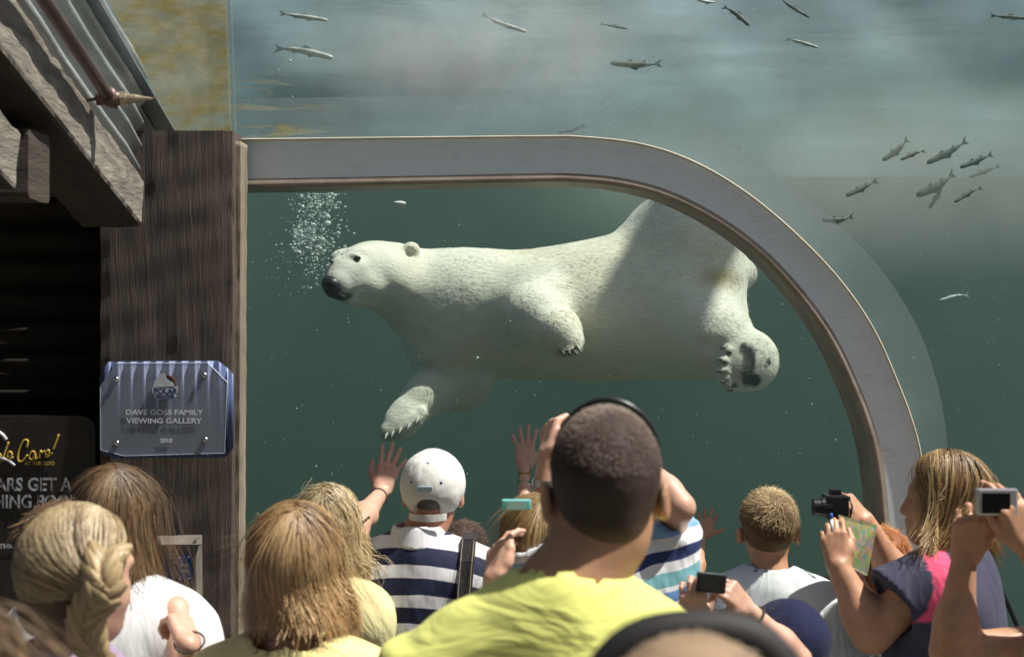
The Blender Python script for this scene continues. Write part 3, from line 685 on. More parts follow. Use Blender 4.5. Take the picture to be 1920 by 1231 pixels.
# ---- acrylic: viewing pane, outer wall panel, seam, rim band, algae
t = NT('clear_acrylic'); t.t.nodes.remove(t.b); tr = t.n('ShaderNodeBsdfTransparent'); tr.inputs[0].default_value = (.97, 1, .985, 1); t.l(tr.outputs[0], t.out.inputs['Surface']); M_clear = t.m
wp = thing('acrylic_window', 'clear thick acrylic pane of the pool window inside the grey arch', 'window', (.4, 5.07, .1))
pw_ = np.vstack([wi + np.array([0, .288, 0])[None]]); pw_[:, 1] = 5.075
poly = [np.array([-1.2, 5.075, -.3])] + [np.array([-1.2, 5.075, pw_[0, 2]])] + list(pw_[::3]) + [np.array([pw_[-1, 0], 5.075, -.3])]
m = MB(); m.prism(poly, (0, .02, 0)); m.build('pane', M_clear, wp)
def film_mat(name, colr, amin, amax, scale=(1, 1, 1), ns=6, lo=.45, hi=.7, fadex=None, dist=0):
    t = NT(name); t.t.nodes.remove(t.b); tr = t.n('ShaderNodeBsdfTransparent'); df = t.n('ShaderNodeBsdfDiffuse'); df.inputs[0].default_value = (*colr, 1)
    tl = t.n('ShaderNodeBsdfTranslucent'); tl.inputs[0].default_value = (*colr, 1); cv = t.mix(t.ramp(t.noise(t.coord((1, 1, 2)), 4, 6, .7), [(.4, 0), (.6, 1)]), (*colr, 1), (colr[0] * .8, colr[1] * .66, colr[2] * .32, 1)) if 'algae' in name else None
    if cv is not None: t.l(cv, df.inputs[0]); t.l(cv, tl.inputs[0])
    m1 = t.n('ShaderNodeMixShader'); t.l(df.outputs[0], m1.inputs[1]); t.l(tl.outputs[0], m1.inputs[2])
    f = t.ramp(t.noise(t.coord(scale), ns, 7, .65, dist), [(lo, amin), (hi, amax)])
    if fadex:
        tc = t.n('ShaderNodeTexCoord'); x = t.sep(tc.outputs['Object'])[fadex[2] if len(fadex) > 2 else 0]; mr = t.n('ShaderNodeMapRange'); mr.inputs['From Min'].default_value = fadex[0]; mr.inputs['From Max'].default_value = fadex[1]; mr.inputs['To Min'].default_value = 1; mr.inputs['To Max'].default_value = 0
        t.l(x, mr.inputs[0]); f = t.math('MULTIPLY', f, mr.outputs[0])
    mx = t.n('ShaderNodeMixShader'); t.l(f, mx.inputs[0]); t.l(tr.outputs[0], mx.inputs[1]); t.l(m1.outputs[0], mx.inputs[2]); t.l(mx.outputs[0], t.out.inputs['Surface']); return t.m, df
al = thing('acrylic_panel', 'outer acrylic wall panel with yellow algae at its upper left edge', 'acrylic panel', P(330, 250, 5.03))
# algae-covered strip between reflection strip and seam, thickest along the reflection strip
A_ = [(170, -60), (336, 262), (434, 262), (422, -60)]
x0 = P(330, 0, 5.03)[0]
Mf, d_ = film_mat('algae_film', (.95, .90, .66), .4, .95, (1, 1, 3.2), 9, .40, .66, None, .25)
m = MB(); m.prism([P(x, y, 5.03) for x, y in A_][::-1], (0, .004, 0)); m.build('algae_film', Mf, al)
Mf2, d_ = film_mat('algae_streaks', (.72, .68, .5), 0, .6, (.7, 1, 5), 6, .52, .66, (0.0 + .25, .62), .8)
m = MB(); m.prism([P(x, y, 5.035) for x, y in [(434, 262), (700, 258), (700, 130), (430, 130)]][::-1], (0, .004, 0)); m.build('algae_film', Mf2, al)
Ms_, d_ = film_mat('seam_film', (.5, .55, .5), .25, .5)
m = MB(); m.prism([P(x, y, 5.02) for x, y in [(421, -60), (431, -60), (442, 262), (432, 262)]][::-1], (0, .012, 0)); m.build('seam', Ms_, al)
R2 = [(442, 186), (560, 184), (640, 182), (760, 181), (1000, 177), (1150, 181), (1260, 205), (1370, 262), (1480, 342), (1580, 428), (1660, 515), (1720, 612), (1752, 700), (1770, 780), (1778, 860), (1782, 960), (1784, 1400)]
q1 = spline(R2, 120); q0 = spline([(442, 262), (560, 262), (640, 261)] + [p for p in OUT[2:]], 120)
a_ = np.stack([(q1[:, 0] - CX) * 5.05 / F, np.full(120, 5.05), EYE - (q1[:, 1] - CY) * 5.05 / F], 1); b_ = np.stack([(q0[:, 0] - CX) * 5.05 / F, np.full(120, 5.05), EYE - (q0[:, 1] - CY) * 5.05 / F], 1)
b_ = b_ + (a_ - b_) * -.05
V = np.vstack([a_, b_]); i = np.arange(119); Fs = np.stack([i, i + 1, i + 121, i + 120], 1)
Mr_, d_ = film_mat('rim_film', (.50, .57, .56), .28, .5, (1, 1, 1), 3, .35, .7)
mesh_obj('bonded_rim', V, Fs, Mr_, al, smooth=True)
# scuffs on the panel
Mx, d_ = film_mat('scuff_film', (.70, .74, .72), .25, .5)
m = MB(); rs = RNG
for k in range(46):
    x, y = rs.uniform(1040, 1340), rs.uniform(110, 285); L_ = rs.uniform(15, 60); y -= (x - 1040) * .05
    if y > np.interp(x, [q[0] for q in OUT[:8]], [q[1] for q in OUT[:8]]) - 12: continue
    a = P(x, y, 5.045); b = P(x + L_ * .75, y - L_ * .5, 5.045); w_ = np.array([.0008, 0, .0012]) * rs.uniform(.6, 2.2); m.prism([a - w_, b - w_, b + w_, a + w_], (0, .0005, 0))
tag(m.build('scuff', Mx, al), kind='stuff')
# ================================================ PEOPLE
def skin_mat(name, c, sss=.12):
    t = NT(name); t.set(Roughness=.48); t.b.inputs['Subsurface Weight'].default_value = sss
    t.b.inputs['Subsurface Radius'].default_value = (1, .35, .2); t.b.inputs['Subsurface Scale'].default_value = .012
    co = t.coord(); f = t.noise(co, 28, 6, .65)
    a = tuple(v * .80 for v in c); b = tuple(min(1, v * 1.12) for v in c)
    col = t.ramp(f, [(.3, a), (.7, b)])
    sp = t.ramp(t.noise(co, 260, 2), [(.60, 0), (.72, 1)])
    t.l(t.mix(t.math('MULTIPLY', sp, .25), col, tuple(v * k for v, k in zip(c, (.7, .5, .4)))), t.b.inputs['Base Color'])
    t.bump(t.noise(co, 300, 4), .35, .0012); return t.m
SK_tan = skin_mat('skin_tan', (.50, .27, .16)); SK_deep = skin_mat('skin_deep_tan', (.43, .235, .14)); SK_fair = skin_mat('skin_fair', (.60, .36, .26)); SK_red = skin_mat('skin_ruddy', (.52, .25, .17))
t = NT('hair_strands'); t.set(Roughness=.42); t.b.inputs['Specular IOR Level'].default_value = .42
at = t.n('ShaderNodeVertexColor'); at.layer_name = 'Col'; t.l(at.outputs[0], t.b.inputs['Base Color']); M_hair = t.m
t = NT('short_hair'); t.set(Roughness=.62); t.b.inputs['Specular IOR Level'].default_value = .25
at = t.n('ShaderNodeVertexColor'); at.layer_name = 'Col'; t.l(at.outputs[0], t.b.inputs['Base Color']); M_hairs = t.m
def cloth_mat(name, c, rough=.85, weave=900, fold=.010, fscale=9, vary=.06, stretch=(1, 1, .45)):
    t = NT(name); t.set(Roughness=rough); t.b.inputs['Sheen Weight'].default_value = .05
    t.b.inputs['Specular IOR Level'].default_value = .2
    if c is not None:
        f = t.noise(t.coord(), 14, 4); t.l(t.ramp(f, [(.3, tuple(v * (1 - vary) for v in c)), (.7, tuple(min(1, v * (1 + vary)) for v in c))]), t.b.inputs['Base Color'])
    h1 = t.noise(t.coord(stretch), fscale, 3, .5, .8); h2 = t.noise(t.coord(), weave, 1)
    b1 = t.n('ShaderNodeBump'); b1.inputs['Strength'].default_value = .8; b1.inputs['Distance'].default_value = fold * 2.2
    t.l(h1, b1.inputs['Height'])
    b2 = t.n('ShaderNodeBump'); b2.inputs['Strength'].default_value = .35; b2.inputs['Distance'].default_value = .0015
    t.l(h2, b2.inputs['Height']); t.l(b1.outputs[0], b2.inputs['Normal']); t.l(b2.outputs[0], t.b.inputs['Normal'])
    return t.m
M_trouser = cloth_mat('denim', (.06, .08, .14)); M_shoe = simple('shoe', (.25, .24, .23), .6)

class Fr:
    """person frame: local (x right, y forward, z up) around the head centre"""
    def __init__(s, H, yaw, bs=1.0, pitch=0, hs=1.0, roll=0, hyaw=None, bo=(0, 0, 0)):
        s.bo = np.asarray(bo, float); s.H = np.asarray(H, float); y = math.radians(yaw); s.bs = bs; s.hs = hs
        s.r = np.array([math.cos(y), -math.sin(y), 0]); s.f = np.array([math.sin(y), math.cos(y), 0]); s.u = np.array([0, 0, 1.])
        s.R = np.stack([s.r, s.f, s.u], 1)          # local -> world
        hy = y if hyaw is None else math.radians(hyaw)
        Rz = np.stack([np.array([math.cos(hy), -math.sin(hy), 0]), np.array([math.sin(hy), math.cos(hy), 0]), s.u], 1)
        p = math.radians(pitch); Rx = np.array([[1, 0, 0], [0, math.cos(p), -math.sin(p)], [0, math.sin(p), math.cos(p)]])
        q = math.radians(roll); Ry = np.array([[math.cos(q), 0, math.sin(q)], [0, 1, 0], [-math.sin(q), 0, math.cos(q)]])
        s.HR = Rz @ Rx @ Ry
    def b(s, x, y, z): return s.H + s.bo + s.bs * (s.R @ np.array([x, y, z + .085]))
    def h(s, x, y, z): return s.H + s.hs * (s.HR @ np.array([x, y, z]))
    def hw(s, X): return s.H + s.hs * (np.asarray(X) @ s.HR.T)

def head_sdf(fr, fem=False, neck=.055):
    s = SDF(); q = fr.hs; R = fr.HR
    E = lambda c, r_, k=.02, op='u', col=None, R_=None: s.ell(fr.h(*c), np.array(r_) * q, R if R_ is None else R @ R_, k=k * q, op=op, col=col)
    E((0, -.012, .032), (.075, .096, .088)); E((0, .030, -.038), (.060, .066, .088), .03); E((0, .062, -.088), (.030, .028, .026), .03)
    E((.03, .048, -.03), (.030, .032, .030), .02); E((-.03, .048, -.03), (.030, .032, .030), .02)
    E((0, .072, .028), (.052, .020, .016), .02)
    for sx in (-1, 1): E((sx * .030, .098, .004), (.017, .016, .012), .012, 's')
    s.cap(fr.h(0, .088, .008), fr.h(0, .103, -.030), .008 * q, .0125 * q, k=.012)
    for sx in (-1, 1): E((sx * .012, .094, -.033), (.008, .010, .008), .008)
    lip = ((.38, .12, .10), 0, .003)
    E((0, .092, -.058), (.023, .010, .0055), .006, 'u', lip); E((0, .089, -.068), (.020, .010, .006), .006, 'u', lip)
    for sx in (-1, 1):
        a = math.radians(-18 * sx); Rz = np.array([[math.cos(a), -math.sin(a), 0], [math.sin(a), math.cos(a), 0], [0, 0, 1]])
        E((sx * .0865, -.008, -.012), (.0075, .019, .029), .006, 'u', ((.60, .22, .14), .0, .004), Rz)
        E((sx * .0945, -.003, -.010), (.005, .011, .018), .004, 's', None, Rz)
        E((sx * .076, .002, -.014), (.014, .014, .02), .01)
    bot = fr.b(0, -.035, -.235)
    s.cap(fr.h(0, -.022, -.055), bot, neck * q, neck * 1.04 * fr.bs, k=.03)
    s.cap(bot - (0, 0, .03), fr.b(.07, -.015, -.33), .035 * fr.bs, .025, k=.05); s.cap(bot - (0, 0, .03), fr.b(-.07, -.015, -.33), .035 * fr.bs, .025, k=.05)
    s.cap(bot, fr.b(0, -.005, -.34), neck * q, .055 * fr.bs, k=.03)
    return s
CUR = (0, 0, 0, 0); FLAT = (0,)
def hand(s, wr, u, n, side, hs=1.0, curl=CUR, spread=1.0, thumb=1.0, k=.006, thc=.2, curl2=None):
    """adds palm, four fingers and a thumb; u finger direction, n back of the hand, side +1/-1 thumb side = side * cross(u, n)"""
    u = vn(u); n = vn(np.asarray(n, float) - (np.asarray(n) @ u) * u); t = np.cross(u, n) * side; wr = np.asarray(wr, float)
    L = lambda a, b, c: wr + hs * (a * u + b * t + c * n)
    tx = (.027, .009, -.009, -.026)
    for i, b in enumerate(tx):
        s.cap(L(.008, b * .62, 0), L((.084, .088, .083, .074)[i], b, .002), .0145 * hs, .0115 * hs, k=.010 * hs)
    s.cap(L(.012, .018, -.004), L(.046, .034, -.008), .017 * hs, .013 * hs, k=.012 * hs)
    lens = (.072, .080, .074, .058); 
    for i, b in enumerate(tx):
        a = math.radians((9, 1, -7, -17)[i]) * spread; c1 = math.radians(curl[i]); 
        base = np.array([(.084, .088, .083, .074)[i], b, .002]); seg = np.array([.46, .30, .24]) * lens[i]; rr = (.0092, .0084, .0076, .0064)
        rr = [q * (1, 1.02, .96, .86)[i] for q in rr]; p = base; ang = c1 * .8
        for j in range(3):
            d = np.array([math.cos(ang) * math.cos(a), math.cos(ang) * math.sin(a), -math.sin(ang)])
            p2 = p + d * seg[j]; s.cap(L(*p), L(*p2), rr[j] * hs, rr[j + 1] * hs, k=.0045 * hs); p = p2
            ang += (curl2[i] if curl2 is not None else curl[i]) * math.pi / 180 * (.9, .6, 0)[j]
    ta = math.radians(48) * thumb
    p = np.array([.036, .036, -.008]); d = np.array([math.cos(ta), math.sin(ta), -thc]); d /= np.linalg.norm(d)
    p2 = p + d * .036; s.cap(L(*p), L(*p2), .0125 * hs, .0105 * hs, k=.010 * hs)
    d2 = np.array([math.cos(ta - .35), math.sin(ta - .35), -thc * 1.2]); d2 /= np.linalg.norm(d2)
    s.cap(L(*p2), L(*(p2 + d2 * .030)), .0102 * hs, .0078 * hs, k=.005 * hs)
def arm_mesh(sh, el, wr, hs, th=1.0, vox=.0042, hnd=None, **kw):
    s = SDF(); sh, el, wr = map(lambda v: np.asarray(v, float), (sh, el, wr)); q = hs * th
    s.cap(sh, el, .050 * q, .040 * q, k=.02); m = el + (wr - el) * .3
    s.cap(el, m, .039 * q, .041 * q, k=.03); s.cap(m, wr, .040 * q, .0245 * q, k=.03)
    if hnd: hand(s, wr, hs=hs, **hnd)
    return s.mesh(vox, lambda X: .0006 * fbm(X, 60, 4, 2))
def cone(s, a, b, ra, rb, k=.03, rd=.006, op='u'):
    a = np.asarray(a, float); b = np.asarray(b, float); ab = b - a; L = np.linalg.norm(ab); d = ab / L; R = max(ra, rb)
    def fn(X):
        q = X - a; t = q @ d; e = np.sqrt(np.maximum((q * q).sum(-1) - t * t, 0)); rad = e - (ra + (rb - ra) * np.clip(t / L, 0, 1)) + rd
        ax = np.maximum(-t, t - L) + rd
        return np.sqrt(np.maximum(rad, 0) ** 2 + np.maximum(ax, 0) ** 2) + np.minimum(np.maximum(rad, ax), 0) - rd
    s.p.append((fn, np.minimum(a, b) - R, np.maximum(a, b) + R, k, op, None))
def shirt_sdf(fr, w=.20, dep=.115, slv=(None, None), slr=.075, length=.72, neckr=.056, hollow=True, slope=.03, slw=1.0):
    """slv: (left, right) (shoulder, end point) pairs for the sleeves"""
    s = SDF(); b = fr.bs
    for sx in (-1, 1):
        s.cap(fr.b(0, -.043, -.258), fr.b(sx * (w - .055), -.025, -.285 - slope), .074 * b, .068 * b, k=.05)
    s.cap(fr.b(-w + .075, -.02, -.36), fr.b(w - .075, -.02, -.36), .095 * b, k=.06)
    s.ell(fr.b(0, -.005, -.45), (w * .93 * b, dep * b, .23 * b), fr.R, k=.08)
    s.ell(fr.b(0, .0, -.66), (w * .86 * b, dep * .98 * b, .26 * b), fr.R, k=.10)
    s.ell(fr.b(0, .0, -.86), (w * .9 * b, dep * 1.02 * b, .20 * b), fr.R, k=.08)
    for q in slv:
        if q is None: continue
        a, e = q[0], q[1]; cone(s, a, e, .068 * b * slw, slr * b * slw, k=.06)
    for q in slv:
        if q is None: continue
        a, e = np.asarray(q[0], float), np.asarray(q[1], float); d = vn(e - a)
        cone(s, e - d * .012, e + d * .05, (slr * slw - .022) * b, (slr * slw - .018) * b, k=.003, op='s', rd=.002)
    s.cap(fr.b(0, -.03, -.20), fr.b(0, -.036, -.245), neckr * b, neckr * b, k=.012, op='s')
    s.cut(fr.b(0, 0, -.92), (0, 0, -1))
    return s
def lower_body(fr, floor, root, w=.2, mat=None):
    """trousers and shoes down to the floor"""
    s = SDF(); top = fr.b(0, 0, -.86); b = fr.bs
    s.ell(top + np.array([0, 0, -.02]), (w * .85 * b, .11 * b, .15 * b), fr.R, k=.05)
    kn = (top[2] + floor) / 2
    for sx in (-1, 1):
        hip = top + fr.r * sx * .09 * b + np.array([0, 0, -.05]); k_ = np.array([hip[0], hip[1], kn]); an = np.array([hip[0], hip[1], floor + .09])
        s.cap(hip, k_, .085 * b, .06 * b, k=.03); s.cap(k_, an, .06 * b, .05 * b, k=.03)
    v, f = s.mesh(.035); mesh_obj('trousers', v, f, mat or M_trouser, root, smooth=True)
    for sx in (-1, 1):
        s = SDF(); an = top + fr.r * sx * .09 * b; an[2] = floor + .045
        s.cap(an - fr.f * .05, an + fr.f * .14, .045, .036, k=.02, flat=((0, 0, 1), 1)); s.cut((0, 0, floor + .002), (0, 0, -1))
        v, f = s.mesh(.02); mesh_obj('shoe', v, f, M_shoe, root, smooth=True)

A_H = np.array([.081, .101, .097]); C_H = np.array([0, -.012, .030])
def hair_long(fr, n, steps, end, cols, rng, width=.0016, wave=.006, off=(.02, .16), step=None, flick=0.0, crown=(0, -.03), back_only=False, collide=True, side=.35, clump=.5, fringe=True, endvar=.03, front=.40, pull=None, root_dark=.75, wscale=16, tip=1.15):
    """strands that run down over the skull from the crown and then hang free; end: z (head units) where they stop"""
    q = rng.normal(size=(n * 3, 3)); q /= np.linalg.norm(q, axis=1)[:, None]
    ok = (q[:, 2] > -.25) & ~((q[:, 1] > front) & (q[:, 2] < .62)) & ~((q[:, 1] > .25) & (q[:, 2] < .1))
    q = q[ok][:n]; n = len(q)
    lev = 1 + off[0] + (off[1] - off[0]) * rng.random(n) ** 1.5
    p = C_H + q * A_H * lev[:, None]
    cl = fbm(q, 5, 21, 2)                      # clump value
    en = end + endvar * (cl * .6 + rng.normal(size=n) * .5)
    tot = np.maximum(p[:, 2] - en, .02) + .08 * np.clip(q[:, 2], 0, 1)
    st = tot / (steps - 1)
    out = [p.copy()]; fly = np.where(rng.random(n) < .04, 2.0, 1.0); jit = rng.normal(size=(n, 3)) * .012; 
    for i in range(1, steps):
        rad = p[:, :2] - np.stack([np.full(n, crown[0] + .012) + .010 * cl, np.clip(p[:, 1], crown[1] - .02, crown[1] + .07)], 1); rl = np.linalg.norm(rad, axis=1)[:, None] + 1e-6; rad = rad / rl
        top = np.clip((p[:, 2] - .05) / .08, 0, 1)[:, None]
        d = np.zeros_like(p); d[:, 2] = -1; d[:, :2] += rad * (1.5 * top)
        fr_ = (p[:, 1] > .03)                    # keep the face free
        d[:, 0] += np.where(fr_ & (p[:, 2] < .08), np.sign(p[:, 0]) * side, 0); d[:, 1] -= np.where(fr_ & (p[:, 2] < .10), side, 0)
        t_ = i / steps
        d += fly[:, None] * wave * 60 * fbm_vec(p + cl[:, None] * .02 + jit, wscale) * (.25 + t_) * np.minimum(1, .3 + t_)
        if flick: 
            w_ = np.clip((t_ - .72) / .28, 0, 1); d[:, :2] += rad * (flick * w_ * (1 + cl * clump * 2))[:, None]
        if pull is not None: d += pull(p, t_)
        d /= np.linalg.norm(d, axis=1)[:, None] + 1e-9
        e = (p - C_H) / A_H; g = np.linalg.norm(e, axis=1); nn = e / A_H; nn /= np.linalg.norm(nn, axis=1)[:, None] + 1e-9
        dn = (d * nn).sum(1); near = (g < lev + .03) & (dn < 0); d = d - np.where(near, dn, 0)[:, None] * nn
        p = p + d * st[:, None]
        e = (p - C_H) / A_H; g = np.linalg.norm(e, axis=1); m = g < lev; m = m | ((p[:, 2] > -.005) & (g > lev + .015) & (fly < 2)); p = np.where(m[:, None], C_H + (p - C_H) * (lev / np.maximum(g, .2))[:, None], p)
        if collide:
            c2 = np.array([0, -.03, -.52]); a2 = np.array([.21, .115, .30]); e = (p - c2) / a2; g = np.linalg.norm(e, axis=1); lv = 1 + (lev - 1) * .4
            p = np.where((g < lv)[:, None], c2 + (p - c2) * (lv / np.maximum(g, .2))[:, None], p)
        out.append(p.copy())
    path = np.stack(out, 1)
    e = (path - C_H - np.array([0, 0, 0])) / A_H; nl = e.copy(); nl[..., 2] *= np.where(path[..., 2] < 0, .15, 1); nl /= np.linalg.norm(nl, axis=2, keepdims=True)
    pw = fr.hw(path); nw = nl @ fr.HR.T
    V, Fq = strands(pw, rng.uniform(.7, 1.4, n) * width * fr.hs, nw, .5)
    # colours
    cols = np.asarray(cols); k = len(cols); tone = np.clip((cl * .30 + .22 * fbm(q, 18, 77, 1) + rng.normal(size=n) * .09 + .5), 0, .999) * (k - 1)
    i0 = tone.astype(int); fr2 = (tone - i0)[:, None]; c = cols[i0] * (1 - fr2) + cols[np.minimum(i0 + 1, k - 1)] * fr2
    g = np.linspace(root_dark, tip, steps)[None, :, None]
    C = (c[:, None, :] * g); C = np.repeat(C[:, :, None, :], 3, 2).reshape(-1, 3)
    return V, Fq, C
def fbm_vec(X, sc): return np.stack([fbm(X, sc, q, 2) for q in (31, 32, 33)], -1)
def hair_short(fr, n, length, cols, rng, width=.0013, lay=.5, zmin=-.30, nape=-.62, jitter=.25, lift=1.0, whorl=True, swirl=.5, front=.55, segs=3):
    q = rng.normal(size=(n * 3, 3)); q /= np.linalg.norm(q, axis=1)[:, None]
    lim = np.where(q[:, 1] < -.2, nape, zmin)
    ok = (q[:, 2] > lim) & ~((q[:, 1] > front) & (q[:, 2] < .55)) & ~((np.abs(q[:, 0]) > .78) & (q[:, 2] < .02) & (q[:, 1] > -.35)) & (rng.random(len(q)) < np.clip((q[:, 2] - nape) / .35, .1, 1))
    q = q[ok][:n]; n = len(q)
    A = A_H - .004; p = C_H + q * A
    low = np.clip((-.25 - q[:, 2]) / .5, 0, 1); p[:, :2] *= (1 - .16 * low)[:, None]; p[:, 1] += .004 * low
    cr = np.array([.15, -.55, .8]); cr /= np.linalg.norm(cr)
    tg = q - (q @ cr)[:, None] * 0 - cr; sw = np.cross(q, cr) * swirl; tg = tg + sw + np.array([0, 0, -.35])
    nn = q / A; nn /= np.linalg.norm(nn, axis=1)[:, None]
    tg -= (tg * nn).sum(1)[:, None] * nn; tg /= np.linalg.norm(tg, axis=1)[:, None] + 1e-9
    tg += jitter * rng.normal(size=tg.shape) + .5 * jitter * fbm_vec(q, 6)
    Ls = length * rng.uniform(.6, 1.2, n) * np.where(q[:, 2] > .1, 1, .55)
    t = np.linspace(0, 1, segs)[None, :, None]
    path = p[:, None] + Ls[:, None, None] * (nn[:, None] * (lift * (1 - lay) * t * (1 - .3 * t)) + tg[:, None] * lay * t) 
    V, Fq = strands(fr.hw(path), rng.uniform(.7, 1.4, n) * width * fr.hs, np.repeat((nn @ fr.HR.T)[:, None], segs, 1), .4)
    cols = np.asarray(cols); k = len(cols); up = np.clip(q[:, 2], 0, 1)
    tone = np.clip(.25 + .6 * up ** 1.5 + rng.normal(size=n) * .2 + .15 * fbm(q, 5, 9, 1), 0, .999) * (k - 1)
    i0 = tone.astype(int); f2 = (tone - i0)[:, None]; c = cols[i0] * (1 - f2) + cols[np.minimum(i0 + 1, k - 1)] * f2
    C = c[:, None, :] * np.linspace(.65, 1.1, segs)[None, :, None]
    return V, Fq, np.repeat(C[:, :, None, :], 3, 2).reshape(-1, 3)
def skull_cap(fr, col, grow=1.0, drop=-.07, front=.045, vox=.005, nape=True, fade=.0, sk=(.46, .25, .15)):
    """dark underlayer of the hair"""
    s = SDF(); s.ell(fr.hw(C_H), A_H * fr.hs * grow, fr.HR, k=.01)
    if nape: s.ell(fr.h(0, -.044, -.042), np.array([.066, .060, .060]) * fr.hs * grow * nape, fr.HR, k=.03)
    s.cut(fr.h(0, front + .02, .05), fr.HR @ np.array([0, 1, -.55]), .02)
    s.cut(fr.h(0, 0, drop), fr.HR @ np.array([0, .25, -1]), .02)
    v, f = s.mesh(vox); L_ = (v - fr.H) @ fr.HR / fr.hs; c_ = np.tile(np.asarray(col, float), (len(v), 1)) * (1 + .15 * fbm(v, 90, 5, 1))[:, None]
    w_ = np.clip((L_[:, 2] - .25 * L_[:, 1] - drop) / fade, 0, 1)[:, None] if fade else 1
    return v, f, c_ * w_ + np.array(sk) * (1 - w_)
def hair_obj(root, parts, name='hair', short=False):
    V = []; Fq = []; C = []; k = 0
    for v, f, c in parts: V.append(v); Fq.append(f + k); C.append(c); k += len(v)
    return mesh_obj(name, np.vstack(V), np.vstack(Fq), M_hairs if short else M_hair, root, smooth=True, cols=np.clip(np.vstack(C), 0, 1))
def person(label, H, floor, group=None):
    return thing('person', label, 'person', (H[0], H[1], floor), group)
def ring_band(root, name, a, d, r_, w, mat, thick=.003, flatn=None, flat=1.0):
    """a band round a limb: centre a, limb direction d"""
    d = vn(d); x = vn(np.cross(d, (0, 0, 1) if abs(d[2]) < .9 else (0, 1, 0))); y = np.cross(d, x); n = 28; v = []; f = []
    for k in range(n):
        q = 2 * math.pi * k / n; o = math.cos(q) * x + math.sin(q) * y
        for rr, ww in ((r_, -w), (r_ + thick, -w), (r_ + thick, w), (r_, w)): v.append(np.asarray(a) + o * rr + d * ww)
    for k in range(n):
        for j in range(4): f.append((k * 4 + j, k * 4 + (j + 1) % 4, ((k + 1) % n) * 4 + (j + 1) % 4, ((k + 1) % n) * 4 + j))
    return mesh_obj(name, v, f, mat, root, smooth=False)
def body_mesh(root, fr, skin, arms=(), fem=False, neck=.055, vox=.0065, extra=None):
    s = head_sdf(fr, fem, neck)
    v, f = s.mesh(vox, lambda X: .0005 * fbm(X, 70, 6, 2)); V, Fq = join([(v, f)] + list(arms))
    o = mesh_obj('body', V, Fq, skin, root, smooth=True); return o
def T3(H, px, py, d): return P(px, py, d)
BLOND = [(.10, .055, .022), (.24, .145, .06), (.42, .28, .13), (.62, .47, .26)]
BROWN = [(.06, .035, .018), (.14, .085, .045), (.26, .17, .09), (.36, .26, .15)]
GOLD = [(.14, .075, .028), (.30, .18, .075), (.48, .33, .15), (.60, .46, .24)]
STREAK = [(.05, .026, .012), (.16, .085, .035), (.42, .27, .11), (.66, .50, .25)]
GREY = [(.07, .06, .05), (.16, .14, .125), (.30, .28, .26)]
DARK = [(.020, .013, .010), (.05, .032, .025), (.11, .075, .058)]
def RN(k): return np.random.default_rng(k)

# ---- man in the yellow-green shirt, centre ----------------------------
H = P(1135, 922, 2.0); fr = Fr(H, 2, 1.0, hs=.97, bo=(-.055, 0, .012))
man = person('man with buzzed dark hair in a yellow-green t-shirt, seen from behind', H, .18)
body_mesh(man, fr, SK_deep, neck=.064, vox=.0045)
sd = shirt_sdf(fr, w=.192, dep=.13, slv=((fr.b(-.19, -.02, -.33), fr.b(-.27, .0, -.56)), (fr.b(.19, -.02, -.33), fr.b(.27, .0, -.56))), slr=.075, neckr=.064, slope=.045)
v, f = sd.mesh(.013, lambda X: .0042 * fbm(X * np.array([1, 1, 2.2]), 16, 41, 2))
mesh_obj('t_shirt', v, f, cloth_mat('lime_jersey', (.72, .75, .22), fold=.010, fscale=10, stretch=(.6, .6, 1.3)), man, smooth=True)
hair_obj(man, [skull_cap(fr, (.045, .030, .024), grow=.985, drop=-.100, fade=.09, nape=.80, sk=(.30, .16, .095)), hair_short(fr, 18000, .0125, [(.040, .026, .020), (.085, .058, .045), (.15, .11, .088), (.28, .22, .18)], RN(3), width=.0013, segs=2, lay=.55, jitter=.14, nape=-.85, swirl=.3)], short=True)
lower_body(fr, .18, man)
for sx in (-1, 1):
    ar = arm_mesh(fr.b(sx * .20, -.02, -.36), fr.b(sx * .30, .0, -.66), fr.b(sx * .30, .12, -.88), 1.0, 1.1, .012); mesh_obj('forearm', *ar, SK_tan, man, smooth=True)
M_blackp = simple('black_plastic', (.012, .012, .014), .3, vary=.2)
g = thing('sunglasses', 'black sunglasses pushed up on the head of the man in yellow-green', 'sunglasses', fr.h(0, .05, .11))
m = MB(); pts = [fr.h(.092 * math.cos(a) * .84 + .004, .045, .042 + .0895 * math.sin(a)) for a in np.linspace(.2, math.pi - .2, 30)]
m.tube(pts, .0042, 8); m.build('frame', M_blackp, g, smooth=True)

# ---- man in the white cap and striped polo ----------------------------
H = P(812, 925, 4.1); fr = Fr(H, 6, .98, pitch=4, hs=.97, bo=(-.035, 0, 0))
cm = person('man in a white cap and a navy and white striped polo shirt, from behind', H, 0)
body_mesh(cm, fr, SK_red, neck=.060)
t = NT('striped_jersey'); t.set(Roughness=.85)
tc = t.n('ShaderNodeTexCoord'); x, y, z = t.sep(tc.outputs['Object'])[:3]
xs = t.math('ADD', x, -.0); dr = t.math('MULTIPLY', t.math('MULTIPLY', xs, xs), .85); zz = t.math('ADD', z, dr)
zz = t.math('ADD', zz, t.math('MULTIPLY', x, .10)); zz = t.math('ADD', zz, t.math('MULTIPLY', t.math('SUBTRACT', t.noise(t.coord(), 5, 2), .5), .02))
ph = t.math('FRACT', t.math('DIVIDE', t.math('ADD', zz, -.006), .0795)); st = t.ramp(ph, [(0, 0), (.02, 1), (.57, 1), (.60, 0)])
up = t.ramp(t.math('MULTIPLY', zz, .5), [(.706, 1), (.708, 0)])
t.l(t.mix(t.math('MULTIPLY', st, 1.0), (.74, .75, .77), (.012, .016, .055)), t.b.inputs['Base Color'])
